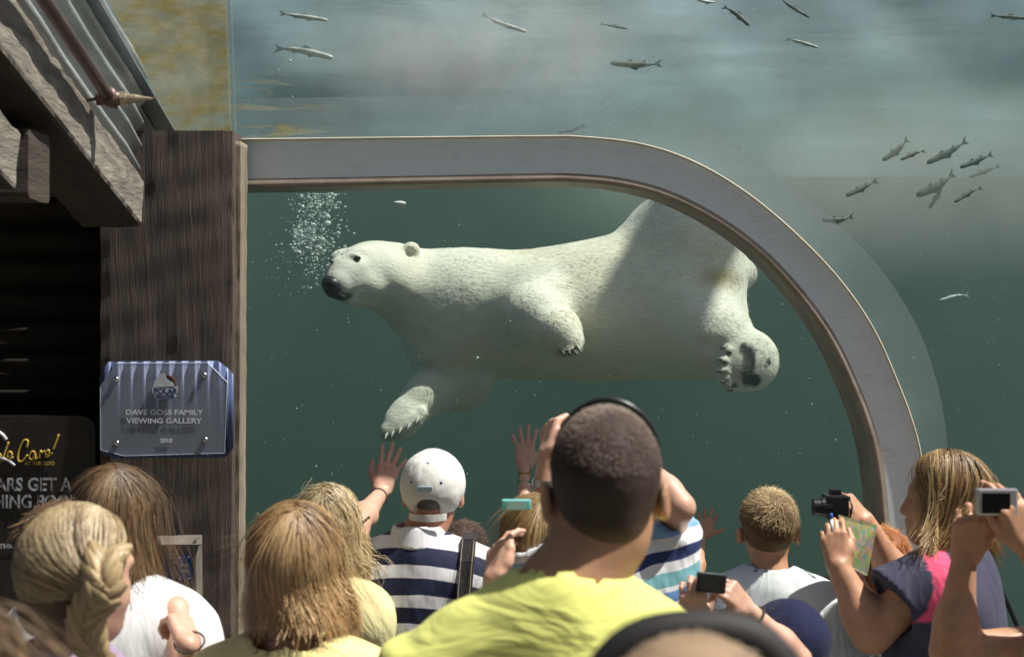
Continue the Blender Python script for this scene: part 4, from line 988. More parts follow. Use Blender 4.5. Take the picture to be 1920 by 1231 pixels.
b1 = t.n('ShaderNodeBump'); b1.inputs['Strength'].default_value = .6; b1.inputs['Distance'].default_value = .02
t.l(t.noise(t.coord((1, 1, .5)), 9, 3), b1.inputs['Height']); t.l(b1.outputs[0], t.b.inputs['Normal'])
M_polo = t.m; M_white = cloth_mat('white_cotton', (.74, .75, .76))
LA = (fr.b(-.18, -.02, -.33), fr.b(-.25, .03, -.57)); RA = (fr.b(.18, -.02, -.33), fr.b(.25, .03, -.57))
sd = shirt_sdf(fr, w=.24, dep=.14, slv=(LA, RA), slr=.09, neckr=.060, slope=.02)
v, f = sd.mesh(.014, lambda X: .004 * fbm(X * np.array([1, 1, 1.6]), 14, 43, 2)); mesh_obj('polo_shirt', v, f, M_polo, cm, smooth=True)
# collar
s = SDF(); cone(s, fr.b(0, -.035, -.232), fr.b(0, -.035, -.168), .092, .072, k=.01, rd=.006); cone(s, fr.b(0, -.035, -.30), fr.b(0, -.035, -.14), .085, .063, k=.004, op='s', rd=.001)
v, f = s.mesh(.0045, lambda X: .002 * fbm(X, 30, 4, 1)); mesh_obj('collar', v, f, M_white, cm, smooth=True)
hair_obj(cm, [skull_cap(fr, (.12, .10, .09), grow=.985, drop=-.08, fade=.03, nape=False), hair_short(fr, 6000, .022, GREY, RN(4), width=.0017, lay=.8, nape=-.85, swirl=0)], short=True)
lower_body(fr, 0, cm)
for sx in (-1, 1):
    ar = arm_mesh(fr.b(sx * .18, -.02, -.36), fr.b(sx * .27, .04, -.64), fr.b(sx * .24, .25, -.70), 1.0, 1.1, .010, hnd=dict(u=fr.f, n=(0, 0, 1), side=-sx)); mesh_obj('forearm', *ar, SK_red, cm, smooth=True)
cap = thing('baseball_cap', 'white baseball cap with blue eyelets worn by the man in striped polo', 'cap', fr.h(0, 0, .08))
s = SDF(); s.ell(fr.h(0, -.004, .030), np.array([.097, .117, .104]) * .97, fr.HR)
s.ell(fr.h(0, -.118, -.040), (.046, .055, .044), fr.HR, k=.006, op='s')
s.cut(fr.h(0, 0, -.052), fr.HR @ np.array([0, -.12, -1]), .004)
v, f = s.mesh(.0035, lambda X: .0013 * fbm(X, 38, 8, 2)); M_cap = cloth_mat('white_canvas', (.72, .72, .68), fold=.002, fscale=30)
mesh_obj('crown', v, f, M_cap, cap, smooth=True)
m = MB(); pts = [fr.h(.0955 * .97 * math.sin(a) * 1.005, -.004 - .1165 * .97 * math.cos(a) * 1.0, -.040 - .010 * math.cos(a)) for a in np.linspace(-.62, .62, 16)]
for a, b in zip(pts[:-1], pts[1:]):
    d = vn(b - a); n_ = vn(np.cross(d, (0, 0, 1))); m.prism([a - n_ * .001 + fr.u * .009, a - n_ * .001 - fr.u * .010, a + n_ * .002 - fr.u * .010, a + n_ * .002 + fr.u * .009], b - a)
m.build('strap', M_cap, cap)
s = SDF(); s.ell(fr.h(0, .135, -.005), (.075, .075, .010), fr.HR); v, f = s.mesh(.005); mesh_obj('visor', v, f, M_cap, cap, smooth=True)
M_navy = simple('navy_plastic', (.02, .03, .16), .5)
def onc(x, z): # point on the cap's back
    e = 1 - (x / .094) ** 2 - ((z - .03) / .101) ** 2; return (x, -.004 - .1135 * math.sqrt(max(e, 0)) - .001, z)
s = SDF(); s.ell(fr.h(0, -.012, .1315), (.007, .007, .005), fr.HR); v, f = s.mesh(.0015); mesh_obj('button', v, f, M_cap, cap, smooth=True)
for x, z in ((0, .103), (-.045, .052), (.040, .052)):
    s = SDF(); s.ell(fr.h(*onc(x, z)), (.0052, .004, .0052), fr.HR); v, f = s.mesh(.0016); mesh_obj('eyelet', v, f, M_navy, cap, smooth=True)
bd = MB(); c_ = fr.h(*onc(-.004, .036)); bd.box(c_ + fr.HR @ np.array([0, -.003, 0]), (.0215, .0015, .0075), fr.HR); bdo = bd.build('badge', simple('pale_blue_badge', (.45, .55, .66), .5), cap, bevel=.001)
# cap panel seams
for x0 in (-.06, 0, .06):
    m = MB(); m.tube([fr.h(*onc(x0 * (1 - i / 9) * (1 if x0 else 0), .052 + (.128 - .052) * i / 9)) for i in range(10)], .0009, 4); m.build('seam', M_cap, cap)
strap = thing('bag_strap', 'dark stitched bag strap over the right shoulder of the striped polo', 'bag strap', fr.b(.15, -.1, -.4))
m = MB(); pts = [fr.b(.152, -.118, -.26), fr.b(.150, -.14, -.32), fr.b(.147, -.160, -.40), fr.b(.14, -.172, -.50), fr.b(.13, -.175, -.62), fr.b(.12, -.17, -.80)]
pts = [fr.b(.152, -.02, -.195), fr.b(.152, -.075, -.205)] + pts
for a, b in zip(pts[:-1], pts[1:]):
    n_ = vn(np.cross(fr.r, b - a)); m.prism([a - fr.r * .021, a + fr.r * .021, a + fr.r * .021 + n_ * .006, a - fr.r * .021 + n_ * .006], (b - a) * 1.04)
m.build('webbing', cloth_mat('dark_webbing', (.03, .028, .03)), strap)
for sx in (-1, 1):
    m = MB(); m.tube([p_ + fr.r * sx * .016 - fr.f * .0075 for p_ in pts[1:]], .0009, 4); m.build('stitching', simple('tan_thread', (.42, .34, .24)), strap)

# ---- woman with the short bob, yellow top ------------------------------
H = P(556, 1070, 2.85); fr = Fr(H, 4, .95, hs=.98, pitch=3)
w3 = person('woman with a blond-brown bob and a pale yellow top, seen from behind', H, .0)
body_mesh(w3, fr, SK_tan, neck=.050)
sd = shirt_sdf(fr, w=.212, dep=.125, slv=((fr.b(-.17, -.02, -.335), fr.b(-.24, .0, -.52)), (fr.b(.17, -.02, -.335), fr.b(.24, .0, -.52))), slr=.075, neckr=.085, slope=.03)
v, f = sd.mesh(.013, lambda X: .003 * fbm(X, 16, 45, 2)); mesh_obj('blouse', v, f, cloth_mat('pale_yellow_jersey', (.78, .70, .32)), w3, smooth=True)
# patterned neck scarf lying over the right shoulder
t = NT('striped_scarf'); t.set(Roughness=.9); wv = t.n('ShaderNodeTexWave'); wv.inputs['Scale'].default_value = 22; wv.inputs['Distortion'].default_value = .6
t.l(t.coord((1, .2, .6), rot=(0, .5, 0)), wv.inputs[0]); t.l(t.ramp(wv.outputs['Fac'], [(.2, (.34, .25, .06)), (.45, (.72, .60, .20)), (.75, (.80, .74, .45))]), t.b.inputs['Base Color']); M_scarf = t.m
m = MB(); pts = [fr.b(.045, -.035, -.245), fr.b(.04, -.10, -.262), fr.b(.015, -.135, -.30), fr.b(-.02, -.148, -.35), fr.b(-.06, -.155, -.42), fr.b(-.1, -.16, -.5)]
for a, b in zip(pts[:-1], pts[1:]):
    n_ = vn(np.cross(fr.r, b - a)); wd = (fr.r * .9 - fr.u * .35) * .032; m.prism([a - wd, a + wd, a + wd + n_ * .006, a - wd + n_ * .006], (b - a) * 1.05)
m.build('neck_strap', M_scarf, w3)
m = MB(); m.tube([fr.b(.052 * math.cos(a) * 1.15, -.035 + .06 * math.sin(a), -.205 - .012 * abs(math.cos(a))) for a in np.linspace(math.pi, 2 * math.pi, 16)], .0014, 6); m.build('necklace', simple('silver_chain', (.6, .6, .6), .3, metal=1), w3)
C_bob = [(.13, .070, .028), (.30, .175, .075), (.50, .33, .16), (.66, .48, .26)]
hair_obj(w3, [skull_cap(fr, (.20, .12, .058), grow=1.05, drop=-.13), hair_long(fr, 8500, 10, -.048, C_bob, RN(5), width=.0014, wave=.0065, off=(.03, .24), flick=.35, tip=1.35, endvar=.05, collide=False)])  # tip brightens the strand ends: sunlight put into the hair colour
lower_body(fr, 0, w3)

# ---- woman behind her: short blond hair, hand on the glass --------------
H = P(620, 992, 4.05); fr = Fr(H, 22, .93, hs=.95, pitch=12)
w4 = person('woman with short curly blond hair reaching a hand up to the glass', H, 0)
el = P(668, 985, 4.35); wr = P(716, 922, 4.86)
am = arm_mesh(P(650, 1110, 4.15), el, wr, 1.08, .86, .0042, hnd=dict(u=P(745, 832, 5.0) - P(727, 895, 4.95), n=(0, -1, 0.1), side=-1, curl=(6, 4, 4, 8), spread=1.15, thumb=.6))
body_mesh(w4, fr, SK_fair, arms=[am], neck=.050)
v, f = shirt_sdf(fr, w=.20, dep=.13, slv=((fr.b(-.17, -.02, -.33), fr.b(-.24, .0, -.52)), (P(640, 1120, 4.12), P(652, 1080, 4.18))), slr=.072, neckr=.062).mesh(.014, lambda X: .004 * fbm(X, 18, 46, 2))
mesh_obj('blouse', v, f, cloth_mat('yellow_gingham', (.72, .68, .36)), w4, smooth=True)
hair_obj(w4, [skull_cap(fr, (.2, .14, .07), grow=1.03, drop=-.09), hair_long(fr, 5000, 9, -.10, [(.16, .10, .045), (.40, .29, .14), (.66, .54, .31), (.80, .70, .46)], RN(6), width=.002, wave=.014, off=(.03, .22), endvar=.05, collide=False, flick=-.5, wscale=26)])
lower_body(fr, 0, w4)
m = MB(); ring_band(w4, 'bracelet', wr * .84 + el * .16, wr - el, .0275, .0022, simple('bracelet_beads', (.18, .14, .22), .3, metal=.5), .004)
u_ = vn(P(745, 832, 5.0) - P(727, 895, 4.95)); ring_band(w4, 'ring', wr + .93 * (.10 * u_) + np.array([-.011, -.001, .0]), u_, .0092, .0022, simple('gold', (.7, .5, .2), .25, metal=1), .0012)
g = thing('sunglasses', 'brown sunglasses on the short-haired blond woman reaching to the glass', 'sunglasses', fr.h(.08, .05, 0))
m = MB(); m.tube([fr.h(.086, -.03, .002), fr.h(.088, .04, .012), fr.h(.084, .09, .012)], .004, 8); m.build('frame', simple('tortoise_shell', (.06, .03, .015), .25), g, smooth=True)

# ---- long-haired woman in white ----------------------------------------
H = P(216, 975, 3.25); fr = Fr(H, -4, .97, hs=.97)
w2 = person('woman with long straight brown hair and a white t-shirt, beside the timber post', H, 0)
wr = P(352, 1208, 3.0); el = P(372, 1330, 3.1)
am = arm_mesh(P(325, 1150, 3.2), el, wr, .95, .95, .0042, hnd=dict(u=P(322, 1125, 3.1) - P(352, 1208, 3.0), n=(.75, -.6, .3), side=1, curl=(60, 66, 70, 72), spread=.2, thumb=.15, thc=.4))
body_mesh(w2, fr, SK_fair, arms=[am], neck=.05)
v, f = shirt_sdf(fr, w=.205, dep=.125, slv=((fr.b(-.17, -.02, -.335), fr.b(-.24, .02, -.52)), (fr.b(.165, -.02, -.335), fr.b(.215, .0, -.53))), slr=.08, neckr=.07).mesh(.013, lambda X: .0035 * fbm(X, 15, 47, 2))
mesh_obj('t_shirt', v, f, M_white, w2, smooth=True)
def pl(p, t_): return np.stack([.0 * p[:, 0], 0 * p[:, 0], 0 * p[:, 0]], 1)
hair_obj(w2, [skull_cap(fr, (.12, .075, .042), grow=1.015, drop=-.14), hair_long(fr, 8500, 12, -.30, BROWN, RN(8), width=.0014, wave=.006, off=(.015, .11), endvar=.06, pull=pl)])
lower_body(fr, 0, w2)
ring_band(w2, 'hair_tie', P(355, 1203, 3.0) * 1, P(352, 1208, 3.0) - el, .030, .0016, simple('black_elastic', (.02, .018, .015), .7), .003)
# the child whose ponytail sticks out between them
H = P(118, 1040, 3.0); fr = Fr(H, 60, .8, hs=.9)
k1 = person('child with a spiky brown ponytail, hidden behind the braided girl', H, .0)
body_mesh(k1, fr, SK_fair, neck=.048, vox=.010)
rr = RN(12); n_ = 500; b0 = P(132, 985, 3.0); dirs = np.stack([-.8 + .25 * rr.normal(size=n_), rr.normal(size=n_) * .25, .22 + .35 * rr.normal(size=n_)], 1)
dirs /= np.linalg.norm(dirs, axis=1)[:, None]; tt = np.linspace(0, 1, 5)[None, :, None]; L_ = rr.uniform(.05, .085, n_)[:, None, None]
pth = b0 + .012 * rr.normal(size=(n_, 1, 3)) + dirs[:, None] * L_ * tt + np.array([0, 0, -.02]) * tt ** 2
sv, sf = strands(pth, np.full(n_, .0022), np.tile(np.array([0, -1., 0]), (n_, 5, 1)), .4)
hair_obj(k1, [skull_cap(fr, (.08, .05, .03), grow=1.0), hair_short(fr, 1500, .03, BROWN, RN(13), lay=.9, width=.003), (sv, sf, np.tile(np.array([.19, .13, .085]), (len(sv), 1)) * rr.uniform(.6, 1.3, (n_, 1)).repeat(15, 0))], short=True)
v, f = shirt_sdf(fr, w=.17, dep=.11).mesh(.014); mesh_obj('t_shirt', v, f, M_white, k1, smooth=True); lower_body(fr, 0, k1)

# ---- girl with the braid -------------------------------------------------
H = P(146, 1085, 2.35); fr = Fr(H, 28, .9, hs=.97, pitch=0, roll=4)
g1 = person('girl with dark-blond hair in a french braid, seen from behind', H, .18)
body_mesh(g1, fr, SK_fair, neck=.046, vox=.0045)
v, f = shirt_sdf(fr, w=.17, dep=.11, slv=((fr.b(-.14, -.02, -.33), fr.b(-.2, .0, -.5)), (fr.b(.14, -.02, -.33), fr.b(.2, .0, -.5)))).mesh(.014, lambda X: .003 * fbm(X, 15, 48, 2))
mesh_obj('top', v, f, cloth_mat('mauve_jersey', (.30, .22, .34)), g1, smooth=True)
# hair combed to the braid line, braid lobes as smooth lumps with their own strands
BL = [P(222, 1050, 2.26), P(196, 1068, 2.235), P(205, 1108, 2.225), P(178, 1150, 2.22), P(170, 1200, 2.23), P(190, 1270, 2.25), P(205, 1340, 2.25)]
bl = spline([P(205, 1028, 2.262), P(190, 1062, 2.235), P(196, 1102, 2.222), P(166, 1146, 2.228), P(164, 1190, 2.24), P(192, 1240, 2.25), P(200, 1330, 2.25)], 17)
def comb(p, t_):
    pw = fr.hw(p); d = bl[4] - pw; d = d / (np.linalg.norm(d, axis=1)[:, None] + 1e-6); return 1.9 * (d @ fr.HR)
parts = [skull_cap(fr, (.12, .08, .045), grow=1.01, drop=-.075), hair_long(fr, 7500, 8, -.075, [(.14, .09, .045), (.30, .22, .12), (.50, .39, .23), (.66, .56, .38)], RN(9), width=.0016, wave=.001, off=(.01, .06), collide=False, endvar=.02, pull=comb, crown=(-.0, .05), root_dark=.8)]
rr = RN(10)
for i in range(len(bl) - 1):
    for sx in (-1, 1):
        tq = vn(bl[i + 1] - bl[i]); sd_ = vn(np.cross(tq, (0, -1, 0))) * sx; rad = .021 if i < 12 else .015
        c_ = bl[i] * .5 + bl[i + 1] * .5 + sd_ * rad * .62 + (tq * .012 if sx > 0 else 0)
        ax = vn(tq * 1.0 - sd_ * .75); nn_ = vn(np.cross(ax, np.cross((0, -1, 0), ax))); bb = np.cross(ax, nn_)
        n_ = 90; ph_ = rr.uniform(-1.9, 1.9, n_); t5 = np.linspace(-1, 1, 6)
        rr_ = rad * .62 * (1 - .62 * t5 ** 2)[None, :, None]
        pth = c_ + ax * (t5 * rad * 1.35)[None, :, None] + (np.cos(ph_)[:, None, None] * nn_ * 1.0 + np.sin(ph_)[:, None, None] * bb) * rr_ * rr.uniform(.9, 1.05, (n_, 1, 1))
        nr = (np.cos(ph_)[:, None, None] * nn_ + np.sin(ph_)[:, None, None] * bb) * np.ones((1, 6, 1))
        v_, f_ = strands(pth, np.full(n_, .0034), nr, .8); tone = rr.uniform(.55, 1.25, (n_, 1)).repeat(18, 0)
        parts.append((v_, f_, np.array([.44, .33, .18]) * tone))
        s = SDF(); s.cap(c_ - ax * rad * .9, c_ + ax * rad * .9, rad * .42, rad * .42); v_, f_ = s.mesh(.004); parts.append((v_, f_, np.tile((.20, .14, .08), (len(v_), 1))))
hair_obj(g1, parts); lower_body(fr, .18, g1)
m = MB(); m.tube([fr.h(.086, -.035, .055), fr.h(.092, -.01, .03), fr.h(.0925, .0, .0)], .003, 8); m.build('headband', simple('violet_band', (.22, .18, .45), .5), g1, smooth=True)

# ---- woman filming with a teal camera ----------------------------------
H = P(1003, 1025, 3.45); fr = Fr(H, -8, .95, hs=.96, pitch=5)
w5 = person('woman with dark-blond hair holding up a teal camera, left of the buzz-cut man', H, 0)
wr = P(925, 1085, 3.25); el = P(925, 1260, 3.35)
am = arm_mesh(P(950, 1200, 3.4), el, wr, .97, 1.0, .0042, hnd=dict(u=P(948, 955, 3.35) - P(925, 1085, 3.25), n=(-.75, -.6, .1), side=1, curl=(28, 34, 40, 45), spread=.4, thumb=.25, thc=-.1))
body_mesh(w5, fr, SK_fair, arms=[am], neck=.05)
v, f = shirt_sdf(fr, w=.19, dep=.12).mesh(.012); mesh_obj('t_shirt', v, f, cloth_mat('grey_jersey', (.3, .3, .32)), w5, smooth=True)
hair_obj(w5, [skull_cap(fr, (.16, .10, .05), grow=1.02, drop=-.1), hair_long(fr, 4000, 9, -.13, GOLD, RN(14), width=.0018, wave=.006, off=(.03, .16), collide=False, endvar=.03, flick=-.4)]); lower_body(fr, 0, w5)
tc_ = thing('camera', 'small teal compact camera held up by the dark-blond woman', 'camera', P(968, 945, 3.27)); m = MB(); m.box(P(968, 945, 3.27), (.034, .010, .012)); m.build('camera_body', simple('teal_metal', (.20, .62, .58), .3, metal=.2), tc_, bevel=.004)
m = MB(); m.box(P(968, 946, 3.257), (.022, .002, .009)); m.build('screen', simple('grey_screen', (.35, .55, .52), .2), tc_)

# ---- child's hand with wristbands on the glass --------------------------
H = P(1010, 1095, 4.55); fr = Fr(H, 0, .78, hs=.9, pitch=15)
k2 = person('child with a green and a gold wristband pressing a hand to the window', H, 0)
wr = P(983, 874, 4.95); u_ = P(986, 790, 5.03) - wr
am = arm_mesh(P(990, 1160, 4.6), P(985, 1020, 4.75), wr, .95, .78, .0038, hnd=dict(u=u_, n=(0, -1, .1), side=1, curl=(4, 4, 4, 4), spread=1.35, thumb=.95, thc=.05))
body_mesh(k2, fr, SK_fair, arms=[am], neck=.045, vox=.010); hair_obj(k2, [skull_cap(fr, (.08, .05, .03)), hair_short(fr, 1500, .03, BROWN, RN(15), lay=.9, width=.003)], short=True)
v, f = shirt_sdf(fr, w=.17, dep=.11).mesh(.014); mesh_obj('t_shirt', v, f, M_white, k2, smooth=True); lower_body(fr, 0, k2)
ring_band(k2, 'wristband', P(984, 886, 4.93), (0, -.1, 1), .0225, .0065, simple('gold_band', (.35, .29, .10), .4, metal=.4), .002)
ring_band(k2, 'wristband', P(984, 903, 4.91), (0, -.1, 1), .0235, .0085, simple('green_band', (.02, .28, .08), .5), .002)

# ---- small dark-haired child -------------------------------------------
H = P(872, 1042, 4.6); fr = Fr(H, 10, .78, hs=.92, pitch=8)
k3 = person('small child with dark brown hair beside the striped polo', H, 0)
body_mesh(k3, fr, SK_tan, neck=.045, vox=.010); hair_obj(k3, [skull_cap(fr, (.05, .03, .02)), hair_short(fr, 5000, .03, DARK, RN(16), lay=.8, width=.002)], short=True)
v, f = shirt_sdf(fr, w=.17, dep=.11).mesh(.014); mesh_obj('t_shirt', v, f, cloth_mat('grey_cotton', (.4, .4, .4)), k3, smooth=True); lower_body(fr, 0, k3)

# ---- person in white shirt with blue stripes, arms raised ----------------
H = P(1140, 905, 3.4); fr = Fr(H, -2, .97, hs=.97, pitch=5)
p6 = person('person in a white t-shirt with blue and teal stripes, arms raised high', H, 0)
am1 = arm_mesh(P(1250, 1020, 3.45), P(1276, 950, 3.3), P(1195, 850, 3.4), .95, .76, .004, hnd=dict(u=(-1, .2, .3), n=(0, -.3, 1), side=1, curl=(40,) * 4))
wr2 = P(1026, 850, 3.6)
am2 = arm_mesh(P(1060, 1090, 3.5), P(1010, 1050, 3.6), wr2, 1.0, .9, .004, hnd=dict(u=P(1030, 795, 3.65) - P(1022, 850, 3.6), n=(-.8, -.5, .2), side=1, curl=(55,) * 4))
body_mesh(p6, fr, SK_fair, arms=[am1, am2])
t = NT('blue_striped_jersey'); t.set(Roughness=.85); tc = t.n('ShaderNodeTexCoord'); x, y, z = t.sep(tc.outputs['Object'])[:3]
zz = t.math('ADD', z, t.math('MULTIPLY', t.math('SUBTRACT', t.noise(t.coord(), 4, 2), .5), .05)); zz = t.math('SUBTRACT', zz, t.math('MULTIPLY', x, .25))
Wc = (.72, .74, .77)
zs = lambda py: (EYE - (py - CY) * 3.3 / F - .04) 
stops = [(1190, (.10, .22, .5)), (1150, Wc), (1118, (.12, .26, .55)), (1100, Wc), (1092, (.16, .38, .42)), (1066, Wc), (1048, (.02, .035, .13)), (1026, Wc), (1004, (.20, .38, .62)), (978, Wc)]
z0, z1 = zs(1200), zs(960); st_ = [(0, Wc)] + [((zs(py) - z0) / (z1 - z0), c) for py, c in stops]
mr = t.n('ShaderNodeMapRange'); mr.inputs['From Min'].default_value = z0; mr.inputs['From Max'].default_value = z1; t.l(zz, mr.inputs[0])
t.l(t.ramp(mr.outputs[0], st_, 'CONSTANT'), t.b.inputs['Base Color'])
b1 = t.n('ShaderNodeBump'); b1.inputs['Strength'].default_value = .8; b1.inputs['Distance'].default_value = .03; t.l(t.noise(t.coord((1, 1, .5)), 9, 3), b1.inputs['Height']); t.l(b1.outputs[0], t.b.inputs['Normal'])
v, f = shirt_sdf(fr, w=.20, dep=.13, slv=((fr.b(-.15, -.02, -.30), fr.b(-.19, -.04, -.22)), (P(1240, 1040, 3.42), P(1272, 975, 3.36))), slr=.07, slope=.0).mesh(.013, lambda X: .005 * fbm(X, 16, 49, 2))
mesh_obj('t_shirt', v, f, t.m, p6, smooth=True); hair_obj(p6, [skull_cap(fr, (.05, .03, .02)), hair_short(fr, 1500, .03, DARK, RN(17), lay=.8, width=.003)], short=True); lower_body(fr, 0, p6)
ring_band(p6, 'watch', P(1022, 905, 3.6), P(1026, 850, 3.6) - P(1010, 1050, 3.6), .029, .009, simple('steel_watch', (.45, .42, .38), .3, metal=.8), .004)

# ---- child's arm beyond, hand on the glass --------------------------------
H = P(1262, 1118, 4.55); fr = Fr(H, 10, .74, hs=.88, pitch=10)
k4 = person('child reaching a slim open hand to the window, left of the blond boy', H, 0)
wr = P(1316, 1003, 4.92); am = arm_mesh(P(1285, 1200, 4.6), P(1302, 1085, 4.75), wr, .8, .76, .0038, hnd=dict(u=P(1336, 938, 5.03) - wr, n=(-.1, -1, .1), side=1, curl=(10, 8, 10, 14), spread=1.25, thumb=1.1, thc=.1))
body_mesh(k4, fr, SK_tan, arms=[am], neck=.045, vox=.010); hair_obj(k4, [skull_cap(fr, (.08, .05, .03)), hair_short(fr, 1500, .03, BROWN, RN(18), lay=.9, width=.003)], short=True)
v, f = shirt_sdf(fr, w=.16, dep=.11).mesh(.014); mesh_obj('t_shirt', v, f, M_white, k4, smooth=True); lower_body(fr, 0, k4)

# ---- blond boy in white t-shirt -------------------------------------------
H = P(1441, 995, 4.0); fr = Fr(H, 4, .84, hs=.96, pitch=8)
b1_ = person('boy with short blond hair and a loose white t-shirt, seen from behind', H, 0)
am = arm_mesh(fr.b(.16, -.02, -.34), fr.b(.27, .0, -.62), fr.b(.25, .1, -.85), .88, .9, .008); am2 = arm_mesh(fr.b(-.16, -.02, -.34), fr.b(-.25, .0, -.62), fr.b(-.2, .2, -.80), .88, .9, .008)
body_mesh(b1_, fr, SK_tan, arms=[am, am2], neck=.052)
v, f = shirt_sdf(fr, w=.215, dep=.13, slv=((fr.b(-.16, -.02, -.33), fr.b(-.25, .0, -.56)), (fr.b(.16, -.02, -.33), fr.b(.285, .0, -.585))), slr=.088, neckr=.068, slope=.03).mesh(.013, lambda X: .0055 * fbm(X, 13, 50, 2))
mesh_obj('t_shirt', v, f, cloth_mat('white_tee', (.66, .72, .72), fold=.012), b1_, smooth=True)
hair_obj(b1_, [skull_cap(fr, (.12, .075, .035), grow=.985, drop=-.08, fade=.06, nape=False), hair_short(fr, 12000, .024, [(.10, .06, .028), (.22, .14, .07), (.42, .30, .15), (.62, .49, .28)], RN(19), width=.0016, segs=3, lay=.62, nape=-.85, jitter=.28, swirl=.9)], short=True); lower_body(fr, 0, b1_)

# ---- kid in the navy cap holding up a black camera -------------------------
H = P(1478, 1228, 3.2); fr = Fr(H, -8, .78, hs=.92)
k5 = person('kid in a navy cap holding a black camera up with both hands', H, 0)
w1 = P(1297, 1172, 3.0); w2_ = P(1398, 1138, 3.05)
a1 = arm_mesh(P(1400, 1380, 3.2), P(1310, 1330, 3.05), w1, .80, .95, .0038, hnd=dict(u=P(1300, 1095, 2.98) - w1, n=(-.25, -1, .15), side=1, curl=(12, 30, 28, 24), spread=.7, thumb=.5, thc=.5, curl2=(48, 70, 62, 60)))
a2 = arm_mesh(P(1540, 1380, 3.2), P(1490, 1235, 3.1), w2_, .80, .95, .0038, hnd=dict(u=P(1350, 1090, 3.0) - w2_, n=(.55, -.75, .3), side=-1, curl=(14, 40, 50, 60), spread=.4, thumb=.75, thc=.3))
body_mesh(k5, fr, SK_fair, arms=[a1, a2], neck=.045, vox=.010); hair_obj(k5, [skull_cap(fr, (.04, .025, .02)), hair_short(fr, 2500, .03, DARK, RN(20), lay=.9, width=.002)], short=True)
v, f = shirt_sdf(fr, w=.17, dep=.11).mesh(.014); mesh_obj('t_shirt', v, f, M_white, k5, smooth=True); lower_body(fr, 0, k5)
ring_band(k5, 'wristband', w2_ * .82 + P(1490, 1235, 3.1) * .18, w2_ - P(1490, 1235, 3.1), .0245, .003, simple('dark_cord', (.05, .04, .035), .7), .002)
nc = thing('baseball_cap', 'navy blue baseball cap on the kid holding the black camera', 'cap', fr.h(0, 0, .08))
s = SDF(); s.ell(fr.h(0, -.002, .032), np.array([.093, .113, .098]), fr.HR); s.cut(fr.h(0, 0, -.03), (0, 0, -1)); pass
v, f = s.mesh(.004, lambda X: .0012 * fbm(X, 40, 3, 2)); M_nc = cloth_mat('navy_canvas', (.010, .014, .048), fold=.002, fscale=30); mesh_obj('crown', v, f, M_nc, nc, smooth=True)
s = SDF(); s.ell(fr.h(0, .0, .131), (.008, .008, .005), fr.HR); v, f = s.mesh(.002); mesh_obj('button', v, f, M_nc, nc, smooth=True)
s = SDF(); s.ell(fr.h(0, .135, -.01), (.07, .07, .009), fr.HR); v, f = s.mesh(.006); mesh_obj('visor', v, f, M_nc, nc, smooth=True)
c5 = thing('camera', 'black compact camera in the raised hands of the navy-capped kid', 'camera', P(1335, 1100, 2.98)); Rc = np.array([[math.cos(.1), 0, math.sin(.1)], [0, 1, 0], [-math.sin(.1), 0, math.cos(.1)]])
m = MB(); m.box(P(1333, 1092, 2.97), (.031, .009, .020), Rc); m.build('camera_body', M_blackp, c5, bevel=.003)
m = MB(); m.box(P(1330, 1093, 2.96), (.019, .001, .014), Rc); m.build('screen', simple('dark_screen', (.01, .01, .012), .08), c5)
m = MB(); m.box(P(1334, 1075, 2.97), (.028, .008, .0015), Rc); m.build('top_plate', simple('chrome', (.5, .5, .52), .2, metal=1), c5, bevel=.001)

# ---- woman with camera and map --------------------------------------------
H = P(1770, 940, 3.8); fr = Fr(H, -62, .95, hs=.99, pitch=3, hyaw=-82)
w7 = person('woman with streaked blond bob in a navy and pink t-shirt photographing the bear', H, 0)
wr = P(1572, 1062, 3.75); el = P(1634, 1186, 3.72)
a1 = arm_mesh(P(1735, 1095, 3.72), el, wr, 1.0, 1.22, .0042, hnd=dict(u=P(1560, 990, 3.78) - wr, n=(-.2, -1, .1), side=1, curl=(34, 40, 44, 50), spread=.3, thumb=.3, thc=.3))
wq = P(1622, 975, 4.1)
a2 = arm_mesh(P(1760, 1080, 4.1), P(1690, 1100, 4.15), wq, 1.0, 1.1, .004, hnd=dict(u=P(1575, 925, 4.08) - wq, n=(.3, -.6, .75), side=-1, curl=(40, 45, 50, 55), spread=.3, thumb=.3, thc=.3))
body_mesh(w7, fr, SK_tan, arms=[a1, a2], neck=.054, vox=.0045)
sd = shirt_sdf(fr, w=.20, dep=.16, slv=((P(1755, 1070, 3.72), P(1676, 1128, 3.70)), (P(1790, 1070, 4.05), P(1730, 1090, 4.1))), slr=.105, neckr=.060, slope=.02)
v, f = sd.mesh(.009, lambda X: .003 * fbm(X, 18, 51, 2)); x_, y_ = CX + v[:, 0] * F / v[:, 1], CY - (v[:, 2] - EYE) * F / v[:, 1]
xl = np.interp(y_, [1010, 1050, 1100, 1150, 1180], [1700, 1738, 1752, 1735, 1690]); xr = np.interp(y_, [1000, 1030, 1060, 1110, 1150, 1180], [1745, 1772, 1784, 1770, 1752, 1740])
pk = (x_ > xl) & (x_ < xr) & (y_ > 1012) & (y_ < 1166); yk = np.where(pk[:, None], (.78, .10, .20), (.055, .058, .095))
t = NT('navy_pink_jersey'); M_np = cloth_mat('navy_pink_jersey', None); at = M_np.node_tree.nodes.new('ShaderNodeVertexColor'); at.layer_name = 'Col'; M_np.node_tree.links.new(at.outputs[0], M_np.node_tree.nodes['Principled BSDF'].inputs['Base Color'])
mesh_obj('t_shirt', v, f, M_np, w7, smooth=True, cols=np.array(yk))
